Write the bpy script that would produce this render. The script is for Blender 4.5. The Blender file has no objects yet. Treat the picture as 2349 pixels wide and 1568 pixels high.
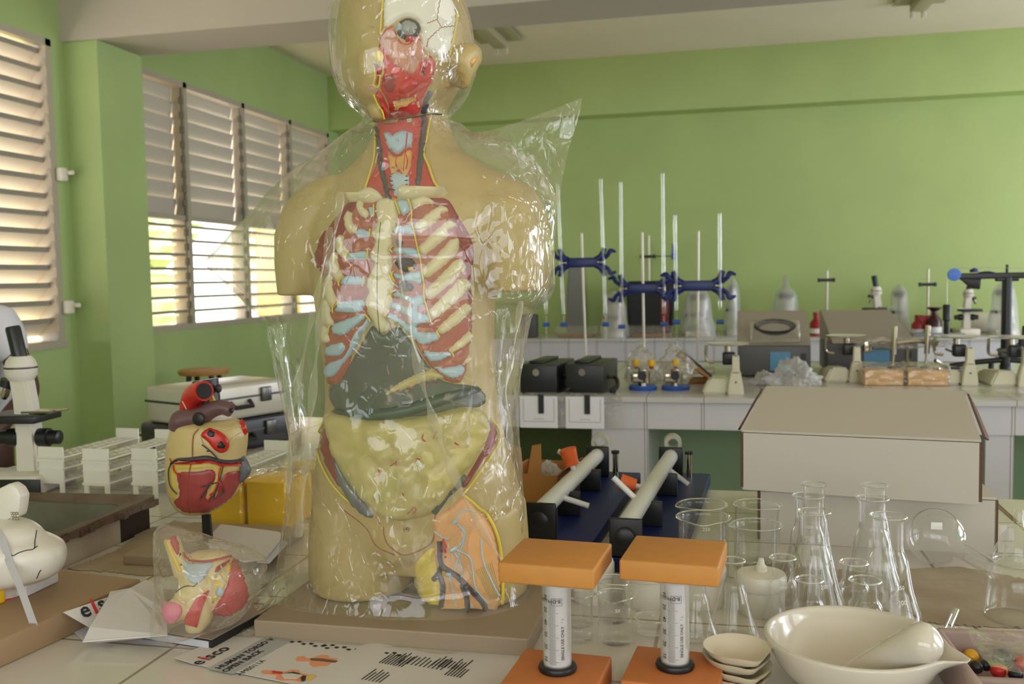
import bpy, bmesh, math, random
from mathutils import Vector, Matrix, noise, geometry
from mathutils.bvhtree import BVHTree
random.seed(4)
SC = bpy.context.scene
COL = SC.collection
PI = math.pi
R = math.radians
V = Vector
# ------------------------------------------------------------------ camera
FPX, CX, CY = 2150.0, 1174.5, 784.0
CAMZ, TOP = 1.36, 0.9
_yaw, _pit, _rol = R(12.9), R(3.86), R(1.05)
FW = V((-math.sin(_yaw)*math.cos(_pit), math.cos(_yaw)*math.cos(_pit), -math.sin(_pit)))
_r0 = V((math.cos(_yaw), math.sin(_yaw), 0)); _u0 = _r0.cross(FW)
RT = math.cos(_rol)*_r0 - math.sin(_rol)*_u0
UP = math.cos(_rol)*_u0 + math.sin(_rol)*_r0
EYE = V((0, 0, CAMZ))
cam = bpy.data.cameras.new('camera'); camo = bpy.data.objects.new('camera', cam); COL.objects.link(camo)
cam.sensor_width = 36; cam.lens = 36*FPX/2349
m = Matrix.Identity(4)
for i in range(3):
    m[i][0], m[i][1], m[i][2], m[i][3] = RT[i], UP[i], -FW[i], EYE[i]
camo.matrix_world = m
cam.clip_start = .05; cam.clip_end = 200
cam.dof.use_dof = True; cam.dof.focus_distance = 1.22; cam.dof.aperture_fstop = 9
SC.camera = camo

def ray(px, py):
    return (FW + (px-CX)/FPX*RT - (py-CY)/FPX*UP)
def P(px, py, z=TOP):
    """the point of a horizontal surface at height z that the photograph shows at px, py"""
    d = ray(px, py); return EYE + d*((z-CAMZ)/d.z)
def AY(px, py, y):
    d = ray(px, py); return EYE + d*(y/d.y)
def AX(px, py, x):
    d = ray(px, py); return EYE + d*(x/d.x)
def mpp(p):
    return (V(p)-EYE).dot(FW)/FPX

# ------------------------------------------------------------------ materials
MATS = {}
def srgb(c):
    return tuple(((x/255)/12.92 if x/255 <= .04045 else ((x/255+.055)/1.055)**2.4) for x in c)
def newmat(name):
    m = bpy.data.materials.new(name); m.use_nodes = True
    nt = m.node_tree; nt.nodes.clear()
    out = nt.nodes.new('ShaderNodeOutputMaterial')
    MATS[name] = m
    return m, nt, out
def mat(name, c, rough=.5, metal=0, var=0, vscale=8, bump=0, bscale=60, c2=None, spec=.5, coat=0, sss=0):
    m, nt, out = newmat(name)
    b = nt.nodes.new('ShaderNodeBsdfPrincipled'); nt.links.new(b.outputs[0], out.inputs[0])
    col = (*srgb(c), 1)
    b.inputs['Base Color'].default_value = col
    b.inputs['Roughness'].default_value = rough; b.inputs['Metallic'].default_value = metal
    b.inputs['Specular IOR Level'].default_value = spec
    b.inputs['Coat Weight'].default_value = coat; b.inputs['Coat Roughness'].default_value = .1
    if var or c2 or bump:
        tc = nt.nodes.new('ShaderNodeTexCoord')
    if var or c2:
        n = nt.nodes.new('ShaderNodeTexNoise'); n.inputs['Scale'].default_value = vscale; n.inputs['Detail'].default_value = 5
        nt.links.new(tc.outputs['Object'], n.inputs['Vector'])
        mx = nt.nodes.new('ShaderNodeMix'); mx.data_type = 'RGBA'
        cc = (*srgb(c2), 1) if c2 else tuple(max(0, x*(1-var)) for x in col[:3])+(1,)
        mx.inputs[6].default_value = col; mx.inputs[7].default_value = cc
        rp = nt.nodes.new('ShaderNodeMapRange'); rp.inputs[1].default_value = .38; rp.inputs[2].default_value = .66
        nt.links.new(n.outputs[0], rp.inputs[0]); nt.links.new(rp.outputs[0], mx.inputs[0])
        nt.links.new(mx.outputs[2], b.inputs['Base Color'])
    if bump:
        n2 = nt.nodes.new('ShaderNodeTexNoise'); n2.inputs['Scale'].default_value = bscale; n2.inputs['Detail'].default_value = 4
        nt.links.new(tc.outputs['Object'], n2.inputs['Vector'])
        bp = nt.nodes.new('ShaderNodeBump'); bp.inputs['Strength'].default_value = bump; bp.inputs['Distance'].default_value = .002
        nt.links.new(n2.outputs[0], bp.inputs['Height']); nt.links.new(bp.outputs[0], b.inputs['Normal'])
    return m
def glassy(name, tint=(1, 1, 1), base=.03, edge=.55, rough=.03, haze=0., hazec=(235, 235, 232), bump=0, bscale=40, power=2.5, stretch=None, edgecol=None):
    """thin clear sheet: transparent, with a Fresnel gloss that grows at grazing angles and a little milky haze"""
    m, nt, out = newmat(name)
    L = nt.links.new
    lw = nt.nodes.new('ShaderNodeLayerWeight'); lw.inputs[0].default_value = .5
    pw = nt.nodes.new('ShaderNodeMath'); pw.operation = 'POWER'; pw.inputs[1].default_value = power
    L(lw.outputs['Facing'], pw.inputs[0])
    ma = nt.nodes.new('ShaderNodeMath'); ma.operation = 'MULTIPLY_ADD'; ma.inputs[1].default_value = edge; ma.inputs[2].default_value = base; ma.use_clamp = True
    L(pw.outputs[0], ma.inputs[0])
    tr = nt.nodes.new('ShaderNodeBsdfTransparent'); tr.inputs[0].default_value = (*tint, 1)
    gl = nt.nodes.new('ShaderNodeBsdfGlossy'); gl.inputs['Roughness'].default_value = rough
    gl.inputs[0].default_value = (1, 1, 1, 1)
    mx = nt.nodes.new('ShaderNodeMixShader'); L(ma.outputs[0], mx.inputs[0]); L(tr.outputs[0], mx.inputs[1]); L(gl.outputs[0], mx.inputs[2])
    last = mx
    if haze:
        df = nt.nodes.new('ShaderNodeBsdfDiffuse'); df.inputs[0].default_value = (*srgb(hazec), 1)
        tl = nt.nodes.new('ShaderNodeBsdfTranslucent'); tl.inputs[0].default_value = (*srgb(hazec), 1)
        m2 = nt.nodes.new('ShaderNodeMixShader'); m2.inputs[0].default_value = .4; L(df.outputs[0], m2.inputs[1]); L(tl.outputs[0], m2.inputs[2])
        m3 = nt.nodes.new('ShaderNodeMixShader'); m3.inputs[0].default_value = haze; L(mx.outputs[0], m3.inputs[1]); L(m2.outputs[0], m3.inputs[2])
        last = m3
    if bump:
        # creased film: irregular facets that each lean their own way, ridges between them, calm areas left smooth
        tc = nt.nodes.new('ShaderNodeTexCoord'); mp = nt.nodes.new('ShaderNodeMapping')
        if stretch: mp.inputs['Scale'].default_value = stretch
        L(tc.outputs['Object'], mp.inputs[0])
        nz = nt.nodes.new('ShaderNodeTexNoise'); nz.inputs['Scale'].default_value = bscale*.3; nz.inputs['Detail'].default_value = 3
        L(mp.outputs[0], nz.inputs['Vector'])
        add = nt.nodes.new('ShaderNodeVectorMath'); add.operation = 'MULTIPLY_ADD'; add.inputs[1].default_value = (2.2/bscale,)*3
        L(nz.outputs['Color'], add.inputs[0]); L(mp.outputs[0], add.inputs[2])
        mk = nt.nodes.new('ShaderNodeTexNoise'); mk.inputs['Scale'].default_value = bscale*.13; mk.inputs['Detail'].default_value = 2; L(tc.outputs['Object'], mk.inputs['Vector'])
        mr = nt.nodes.new('ShaderNodeMapRange'); mr.inputs[1].default_value = .42; mr.inputs[2].default_value = .68; mr.inputs[3].default_value = .08; L(mk.outputs[0], mr.inputs[0])
        prev = None
        geo = nt.nodes.new('ShaderNodeNewGeometry')
        acc = geo.outputs['Normal']
        for sc, k in ((bscale, .45), (bscale*2.7, .3)):
            vo = nt.nodes.new('ShaderNodeTexVoronoi'); vo.inputs['Scale'].default_value = sc; L(add.outputs[0], vo.inputs['Vector'])
            su = nt.nodes.new('ShaderNodeVectorMath'); su.operation = 'SUBTRACT'; su.inputs[1].default_value = (.5, .5, .5); L(vo.outputs['Color'], su.inputs[0])
            mu = nt.nodes.new('ShaderNodeVectorMath'); mu.operation = 'SCALE'; L(su.outputs[0], mu.inputs[0])
            mm = nt.nodes.new('ShaderNodeMath'); mm.operation = 'MULTIPLY'; mm.inputs[1].default_value = k*bump; L(mr.outputs[0], mm.inputs[0]); L(mm.outputs[0], mu.inputs['Scale'])
            ad = nt.nodes.new('ShaderNodeVectorMath'); ad.operation = 'ADD'; L(acc, ad.inputs[0]); L(mu.outputs[0], ad.inputs[1]); acc = ad.outputs[0]
        no = nt.nodes.new('ShaderNodeVectorMath'); no.operation = 'NORMALIZE'; L(acc, no.inputs[0])
        ve = nt.nodes.new('ShaderNodeTexVoronoi'); ve.feature = 'DISTANCE_TO_EDGE'; ve.inputs['Scale'].default_value = bscale; L(add.outputs[0], ve.inputs['Vector'])
        rm = nt.nodes.new('ShaderNodeMapRange'); rm.inputs[2].default_value = .07; L(ve.outputs['Distance'], rm.inputs[0])
        bp = nt.nodes.new('ShaderNodeBump'); bp.inputs['Distance'].default_value = .0016; L(rm.outputs[0], bp.inputs['Height']); L(no.outputs[0], bp.inputs['Normal'])
        ms = nt.nodes.new('ShaderNodeMath'); ms.operation = 'MULTIPLY'; ms.inputs[1].default_value = .8; L(mr.outputs[0], ms.inputs[0]); L(ms.outputs[0], bp.inputs['Strength'])
        L(bp.outputs[0], gl.inputs['Normal'])
    L(last.outputs[0], out.inputs[0])
    return m
def tiles(name, c, grout, size, off=(0, 0), axes='xy', rough=.12, gw=.012, var=.05):
    m, nt, out = newmat(name); L = nt.links.new
    b = nt.nodes.new('ShaderNodeBsdfPrincipled'); L(b.outputs[0], out.inputs[0]); b.inputs['Roughness'].default_value = rough
    tc = nt.nodes.new('ShaderNodeTexCoord'); sp = nt.nodes.new('ShaderNodeSeparateXYZ'); L(tc.outputs['Object'], sp.inputs[0])
    ds = []
    for ax, o in zip(axes, off):
        ad = nt.nodes.new('ShaderNodeMath'); ad.operation = 'SUBTRACT'; ad.inputs[1].default_value = o
        L(sp.outputs['xyz'.index(ax)], ad.inputs[0])
        dv = nt.nodes.new('ShaderNodeMath'); dv.operation = 'DIVIDE'; dv.inputs[1].default_value = size; L(ad.outputs[0], dv.inputs[0])
        pp = nt.nodes.new('ShaderNodeMath'); pp.operation = 'PINGPONG'; pp.inputs[1].default_value = .5; L(dv.outputs[0], pp.inputs[0])
        ds.append(pp)
    mn = nt.nodes.new('ShaderNodeMath'); mn.operation = 'MINIMUM'; L(ds[0].outputs[0], mn.inputs[0]); L(ds[-1].outputs[0], mn.inputs[1])
    cp = nt.nodes.new('ShaderNodeMapRange'); cp.inputs[1].default_value = gw*.6; cp.inputs[2].default_value = gw; L(mn.outputs[0], cp.inputs[0])
    nz = nt.nodes.new('ShaderNodeTexNoise'); nz.inputs['Scale'].default_value = 5; nz.inputs['Detail'].default_value = 6; L(tc.outputs['Object'], nz.inputs['Vector'])
    m1 = nt.nodes.new('ShaderNodeMix'); m1.data_type = 'RGBA'; m1.inputs[6].default_value = (*srgb(c), 1); m1.inputs[7].default_value = (*[x*(1-var*3) for x in srgb(c)], 1); L(nz.outputs[0], m1.inputs[0])
    m2 = nt.nodes.new('ShaderNodeMix'); m2.data_type = 'RGBA'; m2.inputs[6].default_value = (*srgb(grout), 1); L(cp.outputs[0], m2.inputs[0]); L(m1.outputs[2], m2.inputs[7])
    L(m2.outputs[2], b.inputs['Base Color'])
    bp = nt.nodes.new('ShaderNodeBump'); bp.inputs['Strength'].default_value = .3; bp.inputs['Distance'].default_value = .002; L(cp.outputs[0], bp.inputs['Height']); L(bp.outputs[0], b.inputs['Normal'])
    return m

# ------------------------------------------------------------------ mesh helpers (all build into a bmesh)
def BM(): return bmesh.new()
def box(bm, c, s, rz=0, bev=0, taper=1.0, M=None):
    hx, hy, hz = s[0]/2, s[1]/2, s[2]/2
    vs = []
    for z in (-hz, hz):
        t = taper if z > 0 else 1
        for x, y in ((-hx, -hy), (hx, -hy), (hx, hy), (-hx, hy)):
            p = V((x*t, y*t, z))
            p = Matrix.Rotation(rz, 3, 'Z') @ p if rz else p
            p = (M @ p) if M is not None else p
            vs.append(bm.verts.new(p+V(c)))
    fs = [(3, 2, 1, 0), (4, 5, 6, 7), (0, 1, 5, 4), (1, 2, 6, 5), (2, 3, 7, 6), (3, 0, 4, 7)]
    ff = [bm.faces.new([vs[i] for i in f]) for f in fs]
    if bev:
        es = list({e for f in ff for e in f.edges})
        bmesh.ops.bevel(bm, geom=es, offset=bev, segments=3, profile=.5, affect='EDGES')
    return bm
def prism(bm, pts, z0, z1, bev=0):
    """vertical extrusion of an outline; pts are (x, y)"""
    a = [bm.verts.new((p[0], p[1], z0)) for p in pts]; b = [bm.verts.new((p[0], p[1], z1)) for p in pts]
    n = len(pts); ff = []
    ff.append(bm.faces.new(list(reversed(a)))); ff.append(bm.faces.new(b))
    for i in range(n):
        ff.append(bm.faces.new((a[i], a[(i+1) % n], b[(i+1) % n], b[i])))
    bmesh.ops.recalc_face_normals(bm, faces=ff)
    if bev:
        es = list({e for f in ff for e in f.edges})
        bmesh.ops.bevel(bm, geom=es, offset=bev, segments=2, profile=.5, affect='EDGES')
    return bm
def plate(bm, pts, n, th, bev=0):
    """a flat outline in 3-D (list of points) thickened by th along n"""
    n = V(n).normalized(); a = [bm.verts.new(V(p)) for p in pts]; b = [bm.verts.new(V(p)+n*th) for p in pts]
    k = len(pts); ff = [bm.faces.new(list(reversed(a))), bm.faces.new(b)]
    for i in range(k): ff.append(bm.faces.new((a[i], a[(i+1) % k], b[(i+1) % k], b[i])))
    bmesh.ops.recalc_face_normals(bm, faces=ff)
    if bev:
        es = list({e for f in ff for e in f.edges}); bmesh.ops.bevel(bm, geom=es, offset=bev, segments=2, profile=.5, affect='EDGES')
    return bm
def loft(bm, rings, cap0=True, cap1=True, closed=True):
    rs = [[bm.verts.new(p) for p in r] for r in rings]; n = len(rings[0]); ff = []
    for a, b in zip(rs, rs[1:]):
        for i in range(n if closed else n-1):
            j = (i+1) % n
            try: ff.append(bm.faces.new((a[i], a[j], b[j], b[i])))
            except ValueError: pass
    if cap0: ff.append(bm.faces.new(list(reversed(rs[0]))))
    if cap1: ff.append(bm.faces.new(rs[-1]))
    bmesh.ops.recalc_face_normals(bm, faces=ff)
    return bm
def smooth_path(pts, n=6):
    pts = [V(p) for p in pts]
    if len(pts) < 3: return pts
    out = []
    for i in range(len(pts)-1):
        p0, p1, p2, p3 = pts[max(i-1, 0)], pts[i], pts[i+1], pts[min(i+2, len(pts)-1)]
        for k in range(n):
            t = k/n
            out.append(.5*((2*p1)+(p2-p0)*t+(2*p0-5*p1+4*p2-p3)*t*t+(3*p1-p0-3*p2+p3)*t**3))
    out.append(pts[-1]); return out
def tube(bm, pts, r, seg=10, caps=True, smooth=True, squash=1.0):
    pts = [V(p) for p in pts]
    rr = r if isinstance(r, (list, tuple)) else None
    k = len(pts)
    if smooth and k > 2:
        q = smooth_path(pts, 5)
        if rr: rr = [rr[min(int(i/5), k-1)]*(1-(i/5) % 1)+rr[min(int(i/5)+1, k-1)]*((i/5) % 1) for i in range(len(q))]
        pts = q
    rings = []; up = None
    for i, p in enumerate(pts):
        d = (pts[min(i+1, len(pts)-1)]-pts[max(i-1, 0)])
        if d.length < 1e-9: d = V((0, 0, 1))
        d.normalize()
        if up is None:
            up = V((0, 0, 1)) if abs(d.z) < .9 else V((0, 1, 0))
        s = d.cross(up)
        if s.length < 1e-6: s = d.orthogonal()
        s.normalize(); up = s.cross(d).normalized()
        ri = rr[i] if rr else r
        rings.append([p+(s*math.cos(2*PI*j/seg)+up*math.sin(2*PI*j/seg)*squash)*ri for j in range(seg)])
    return loft(bm, rings, caps, caps)
def lathe(bm, prof, c=(0, 0, 0), seg=32, M=None, cap0=False, cap1=False):
    rings = []
    for r, z in prof:
        ring = []
        for j in range(seg):
            p = V((r*math.cos(2*PI*j/seg), r*math.sin(2*PI*j/seg), z))
            if M is not None: p = M @ p
            ring.append(p+V(c))
        rings.append(ring)
    return loft(bm, rings, cap0, cap1)
def cyl(bm, c, r, h, seg=24, M=None, r2=None):
    return lathe(bm, [(r, 0), (r if r2 is None else r2, h)], c, seg, M, True, True)
def ball(bm, c, r, seg=20, sc=(1, 1, 1), M=None):
    n = 12; prof = [(max(1e-5, math.sin(PI*i/n)), -math.cos(PI*i/n)) for i in range(n+1)]
    rings = []
    for pr, pz in prof:
        ring = []
        for j in range(seg):
            p = V((pr*math.cos(2*PI*j/seg)*r*sc[0], pr*math.sin(2*PI*j/seg)*r*sc[1], pz*r*sc[2]))
            if M is not None: p = M @ p
            ring.append(p+V(c))
        rings.append(ring)
    return loft(bm, rings, True, True)
def link(name, me, parent=None):
    o = bpy.data.objects.new(name, me); COL.objects.link(o)
    if parent is not None: o.parent = parent
    return o
def obj(name, bm, material, parent=None, smooth=True, angle=40):
    me = bpy.data.meshes.new(name)
    bm.normal_update()
    if smooth:
        lim = R(angle)
        for f in bm.faces: f.smooth = True
        for e in bm.edges:
            if len(e.link_faces) == 2 and e.calc_face_angle(0) > lim: e.smooth = False
    bm.to_mesh(me); bm.free()
    me.materials.append(MATS[material] if isinstance(material, str) else material)
    return link(name, me, parent)
def tag(o, label, cat, group=None, kind=None):
    o['label'] = label; o['category'] = cat
    if group: o['group'] = group
    if kind: o['kind'] = kind
    return o
def thing(name, label, cat, loc=(0, 0, 0), rz=0, group=None):
    o = bpy.data.objects.new(name, None); COL.objects.link(o); o.location = loc; o.rotation_euler = (0, 0, rz)
    o.empty_display_size = .05
    return tag(o, label, cat, group)
def struct(name, bm, m, smooth=False):
    o = obj(name, bm, m, None, smooth); o['kind'] = 'structure'; o['label'] = name.replace('_', ' '); return o
def dup(root, loc, rz, label=None, group=None, scale=None):
    r = root.copy(); COL.objects.link(r); r.location = loc; r.rotation_euler = (0, 0, rz)
    if scale: r.scale = (scale,)*3
    if label: r['label'] = label
    if group: r['group'] = group
    for ch in list(root.children):
        c = ch.copy(); COL.objects.link(c); c.parent = r
        for g in ch.children:
            d = g.copy(); COL.objects.link(d); d.parent = c
    return r
def text_bm(bm, s, size, fn, align='LEFT', bold=0.0, res=2):
    """letters as filled flat shapes; fn maps local (x, y) to a 3-D point"""
    cu = bpy.data.curves.new('t', 'FONT'); cu.body = s; cu.size = size; cu.align_x = align; cu.resolution_u = res; cu.offset = bold
    o = bpy.data.objects.new('t', cu); COL.objects.link(o)
    dg = bpy.context.evaluated_depsgraph_get(); dg.update()
    me = o.evaluated_get(dg).to_mesh()
    vs = [bm.verts.new(fn(v.co.x, v.co.y)) for v in me.vertices]
    for p in me.polygons:
        try: bm.faces.new([vs[i] for i in p.vertices])
        except ValueError: pass
    o.evaluated_get(dg).to_mesh_clear(); bpy.data.objects.remove(o); bpy.data.curves.remove(cu)
    return bm
def remesh(bm, voxel, iters=6):
    """fuse overlapping closed shapes into one continuous smooth surface"""
    me = bpy.data.meshes.new('tmp'); bm.to_mesh(me); bm.free()
    o = bpy.data.objects.new('tmp', me); COL.objects.link(o)
    md = o.modifiers.new('r', 'REMESH'); md.mode = 'VOXEL'; md.voxel_size = voxel
    ms = o.modifiers.new('s', 'SMOOTH'); ms.factor = .5; ms.iterations = iters
    dg = bpy.context.evaluated_depsgraph_get(); dg.update()
    nm = bpy.data.meshes.new_from_object(o.evaluated_get(dg))
    bpy.data.objects.remove(o)
    b = bmesh.new(); b.from_mesh(nm); bpy.data.meshes.remove(nm)
    return b

# ------------------------------------------------------------------ relief: raised anatomy that follows a body's surface
class Relief:
    def __init__(s, bvh, origin, parent):
        s.b = bvh; s.o = V(origin); s.p = parent
    def hit(s, px, py):
        d = ray(px, py).normalized()
        h = s.b.ray_cast(EYE, d)
        if h[0] is None:
            # beside the outline: walk to the nearest point of the surface
            t = (s.o-EYE).length
            h = s.b.find_nearest(EYE+d*t)
            for _ in range(3):
                t = (h[0]-EYE).dot(d); h = s.b.find_nearest(EYE+d*t)
        n = h[1]
        if n.dot(d) > 0: n = -n
        # averaged normal of a little neighbourhood
        return h[0], n
    def poly(s, name, pts, m, h=.003, edge=7, res=8, wob=0, parent=None, sink=.0012, lump=0):
        pts = [V((p[0], p[1])) for p in pts]
        sm = []
        n = len(pts)
        for i in range(n):     # closed Catmull-Rom outline
            p0, p1, p2, p3 = pts[i-1], pts[i], pts[(i+1) % n], pts[(i+2) % n]
            k = max(1, int((p2-p1).length/res))
            for j in range(k):
                t = j/k
                sm.append(.5*((2*p1)+(p2-p0)*t+(2*p0-5*p1+4*p2-p3)*t*t+(3*p1-p0-3*p2+p3)*t**3))
        pts = sm; n = len(pts)
        x0, x1 = min(p.x for p in pts), max(p.x for p in pts); y0, y1 = min(p.y for p in pts), max(p.y for p in pts)
        seg = [(pts[i], pts[(i+1) % n]) for i in range(n)]
        def dist(q):
            best = 1e9
            for a, b in seg:
                ab = b-a; l = ab.length_squared
                t = 0 if l == 0 else max(0, min(1, (q-a).dot(ab)/l))
                d = (q-(a+ab*t)).length_squared
                if d < best: best = d
            return math.sqrt(best)
        def inside(q):
            c = False
            for a, b in seg:
                if (a.y > q.y) != (b.y > q.y) and q.x < (b.x-a.x)*(q.y-a.y)/(b.y-a.y)+a.x: c = not c
            return c
        vs = list(pts); ds = [0.0]*n
        ring = []
        y = y0+res*.5; row = 0
        while y < y1:
            x = x0+res*(.5 if row % 2 else .0)
            while x < x1:
                q = V((x, y))
                if inside(q):
                    d = dist(q)
                    if d > res*.35: vs.append(q); ds.append(d)
                x += res
            y += res*.87; row += 1
        out = geometry.delaunay_2d_cdt(vs, [(i, (i+1) % n) for i in range(n)], [], 1, 1e-5)
        ov, of, orig = out[0], out[2], out[3]
        bm = BM(); bv = []
        for q, og in zip(ov, orig):
            d = ds[og[0]] if og else 0
            t = min(1, d/edge); prof = math.sqrt(max(0, 1-(1-t)**2))
            loc, nn = s.hit(q.x, q.y)
            hh = -sink+(h+sink)*prof
            if lump and t > .2:
                hh += lump*prof*(noise.noise(V((q.x*.035, q.y*.035, 1.7)))+.5*noise.noise(V((q.x*.08, q.y*.08, 5))))
            bv.append(bm.verts.new(loc+nn*hh-s.o))
        for f in of:
            try: bm.faces.new([bv[i] for i in f])
            except ValueError: pass
        bmesh.ops.recalc_face_normals(bm, faces=bm.faces[:])
        for f in bm.faces:     # face the viewer's side of the body
            pass
        return obj(name, bm, m, parent or s.p, True, 75)
    def strip(s, name, path, w, m, h=.005, res=7, edge=None, parent=None, ends=True):
        q = smooth_path([(p[0], p[1], 0) for p in path], 5)
        k = len(q); ws = w if isinstance(w, (list, tuple)) else [w]*len(path)
        L_, R_ = [], []
        for i, p in enumerate(q):
            f = i/(k-1)*(len(ws)-1) if k > 1 else 0; a = int(min(f, len(ws)-1)); b = min(a+1, len(ws)-1)
            ww = ws[a]*(1-(f-a))+ws[b]*(f-a)
            d = (q[min(i+1, k-1)]-q[max(i-1, 0)]).normalized(); nrm = V((-d.y, d.x, 0))
            if ends and (i == 0 or i == k-1): ww *= .6
            L_.append(p+nrm*ww/2); R_.append(p-nrm*ww/2)
        return s.poly(name, [(p.x, p.y) for p in L_+R_[::-1]], m, h, edge or max(3, max(ws)*.42), res, parent=parent)
    def line(s, name, path, r, m, parent=None, seg=6, lift=.5, sm=True):
        q = smooth_path([(p[0], p[1], 0) for p in path], 5) if sm else [V((p[0], p[1], 0)) for p in path]
        pts = []
        for p in q:
            l, n = s.hit(p.x, p.y); pts.append(l+n*r*lift-s.o)
        bm = BM(); tube(bm, pts, r, seg, True, False); return obj(name, bm, m, parent or s.p)
    def lines(s, name, paths, r, m, parent=None, lift=.5, sm=True):
        bm = BM()
        for path in paths:
            q = smooth_path([(p[0], p[1], 0) for p in path], 4) if sm else [V((p[0], p[1], 0)) for p in path]
            pts = []
            for p in q:
                l, n = s.hit(p.x, p.y); pts.append(l+n*r*lift-s.o)
            tube(bm, pts, r, 6, True, False)
        return obj(name, bm, m, parent or s.p)
    def text(s, name, txt, px, py, size, m, lift=.0015, parent=None):
        bm = BM()
        def fn(x, y):
            l, n = s.hit(px+x, py-y); return l+n*lift-s.o
        text_bm(bm, txt, size, fn); return obj(name, bm, m, parent or s.p, False)
def ZZ(ox, oy, sc):
    return lambda pts: [(ox+x/sc, oy+y/sc) for x, y in pts]
def ell(cx, cy, rx, ry, n=14, rot=0):
    return [(cx+rx*math.cos(2*PI*i/n)*math.cos(rot)-ry*math.sin(2*PI*i/n)*math.sin(rot), cy+rx*math.cos(2*PI*i/n)*math.sin(rot)+ry*math.sin(2*PI*i/n)*math.cos(rot)) for i in range(n)]
# ------------------------------------------------------------------ materials of the room
mat('wall_green', (172, 191, 120), .55, var=.06, vscale=2.5, bump=.08, bscale=30)
mat('wall_green_left', (170, 192, 128), .5, var=.08, vscale=2.0, bump=.08, bscale=30)
mat('ceiling_white', (232, 220, 200), .75, var=.05, vscale=1.5)
mat('beam_white', (190, 181, 168), .6, var=.05, vscale=1.5)
mat('floor_concrete', (176, 166, 152), .5, var=.1, vscale=3)
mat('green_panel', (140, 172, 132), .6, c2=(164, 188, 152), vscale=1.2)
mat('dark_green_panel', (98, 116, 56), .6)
tiles('counter_tile', (214, 207, 198), (150, 138, 112), .2, (-.687, .038), 'xy', .1, .014)
tiles('bench_tile', (210, 208, 204), (150, 146, 136), .2155, (-.0823, 3.59), 'xy', .22, .012)
tiles('bench_face', (214, 213, 218), (160, 156, 150), .2155, (-.0823, .123), 'xx', .15, .012, .03)
mat('louver_white', (200, 191, 178), .35)
mat('louver_lip', (150, 143, 132), .4)
mat('frame_alu', (178, 168, 152), .4)
mat('frame_dark', (120, 112, 98), .5)
mat('lamp_batten', (178, 170, 140), .5)
mat('outside_ground', (205, 190, 160), .9, var=.2, vscale=1)
mat('leaf_green', (150, 178, 110), .8, c2=(196, 210, 150), vscale=3)
XW, YW, CEIL = -3.321, 7.8, 3.115
XR, YF = 4.6, -2.6
b = BM(); box(b, ((XW+XR)/2, (YF+YW)/2, -.05), (XR-XW+.5, YW-YF+.5, .1)); struct('floor', b, 'floor_concrete')
b = BM(); box(b, ((XW+XR)/2, (YF+YW)/2, CEIL+.06), (XR-XW+.5, YW-YF+.5, .12)); struct('ceiling', b, 'ceiling_white')
def wall_x(name, x, th, y0, y1, holes, m):
    """a wall along y with rectangular holes (ya, yb, za, zb)"""
    b = BM(); ys = y0
    for ya, yb, za, zb in holes:
        if ya > ys: box(b, (x+th/2, (ys+ya)/2, CEIL/2), (abs(th), ya-ys, CEIL))
        box(b, (x+th/2, (ya+yb)/2, za/2), (abs(th), yb-ya, za))
        box(b, (x+th/2, (ya+yb)/2, (zb+CEIL)/2), (abs(th), yb-ya, CEIL-zb)); ys = yb
    box(b, (x+th/2, (ys+y1)/2, CEIL/2), (abs(th), y1-ys, CEIL))
    return struct(name, b, m)
W1 = (2.1, 4.19, 1.05, 2.605); W2 = (4.66, 7.6, 1.08, 2.63)
wall_x('wall_left', XW, -.18, YF, YW, [W1, W2], 'wall_green_left')
wall_x('wall_right', XR, .18, YF, YW, [(-1.4, 1.2, 1.05, 2.6), (1.9, 4.2, 1.05, 2.6), (4.9, 7.3, 1.05, 2.6)], 'wall_green')
b = BM(); box(b, ((XW+XR)/2, YW+.09, CEIL/2), (XR-XW+.4, .18, CEIL)); struct('wall_back', b, 'wall_green')
b = BM()
for x0, x1, z0, z1 in ((XW, -2.4, 0, CEIL), (-2.4, 3.6, 0, 1.0), (-2.4, 3.6, 2.65, CEIL), (3.6, XR, 0, CEIL)):
    box(b, ((x0+x1)/2, YF-.09, (z0+z1)/2), (x1-x0, .18, z1-z0))
struct('wall_front', b, 'wall_green')
b = BM(); box(b, ((XW+XR)/2, YW-.1, (2.66+CEIL)/2), (XR-XW, .2, CEIL-2.66)); struct('trim_1', b, 'wall_green')      # upper band of the back wall
b = BM(); box(b, ((XW+XR)/2, 4.455, (2.612+CEIL)/2), (XR-XW, .385, CEIL-2.612)); struct('trim_2', b, 'beam_white')     # ceiling beam
b = BM(); box(b, (XW+.1, 4.466, 1.306), (.2, .375, 2.612)); struct('trim_3', b, 'wall_green_left')                     # pillar under the beam
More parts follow.
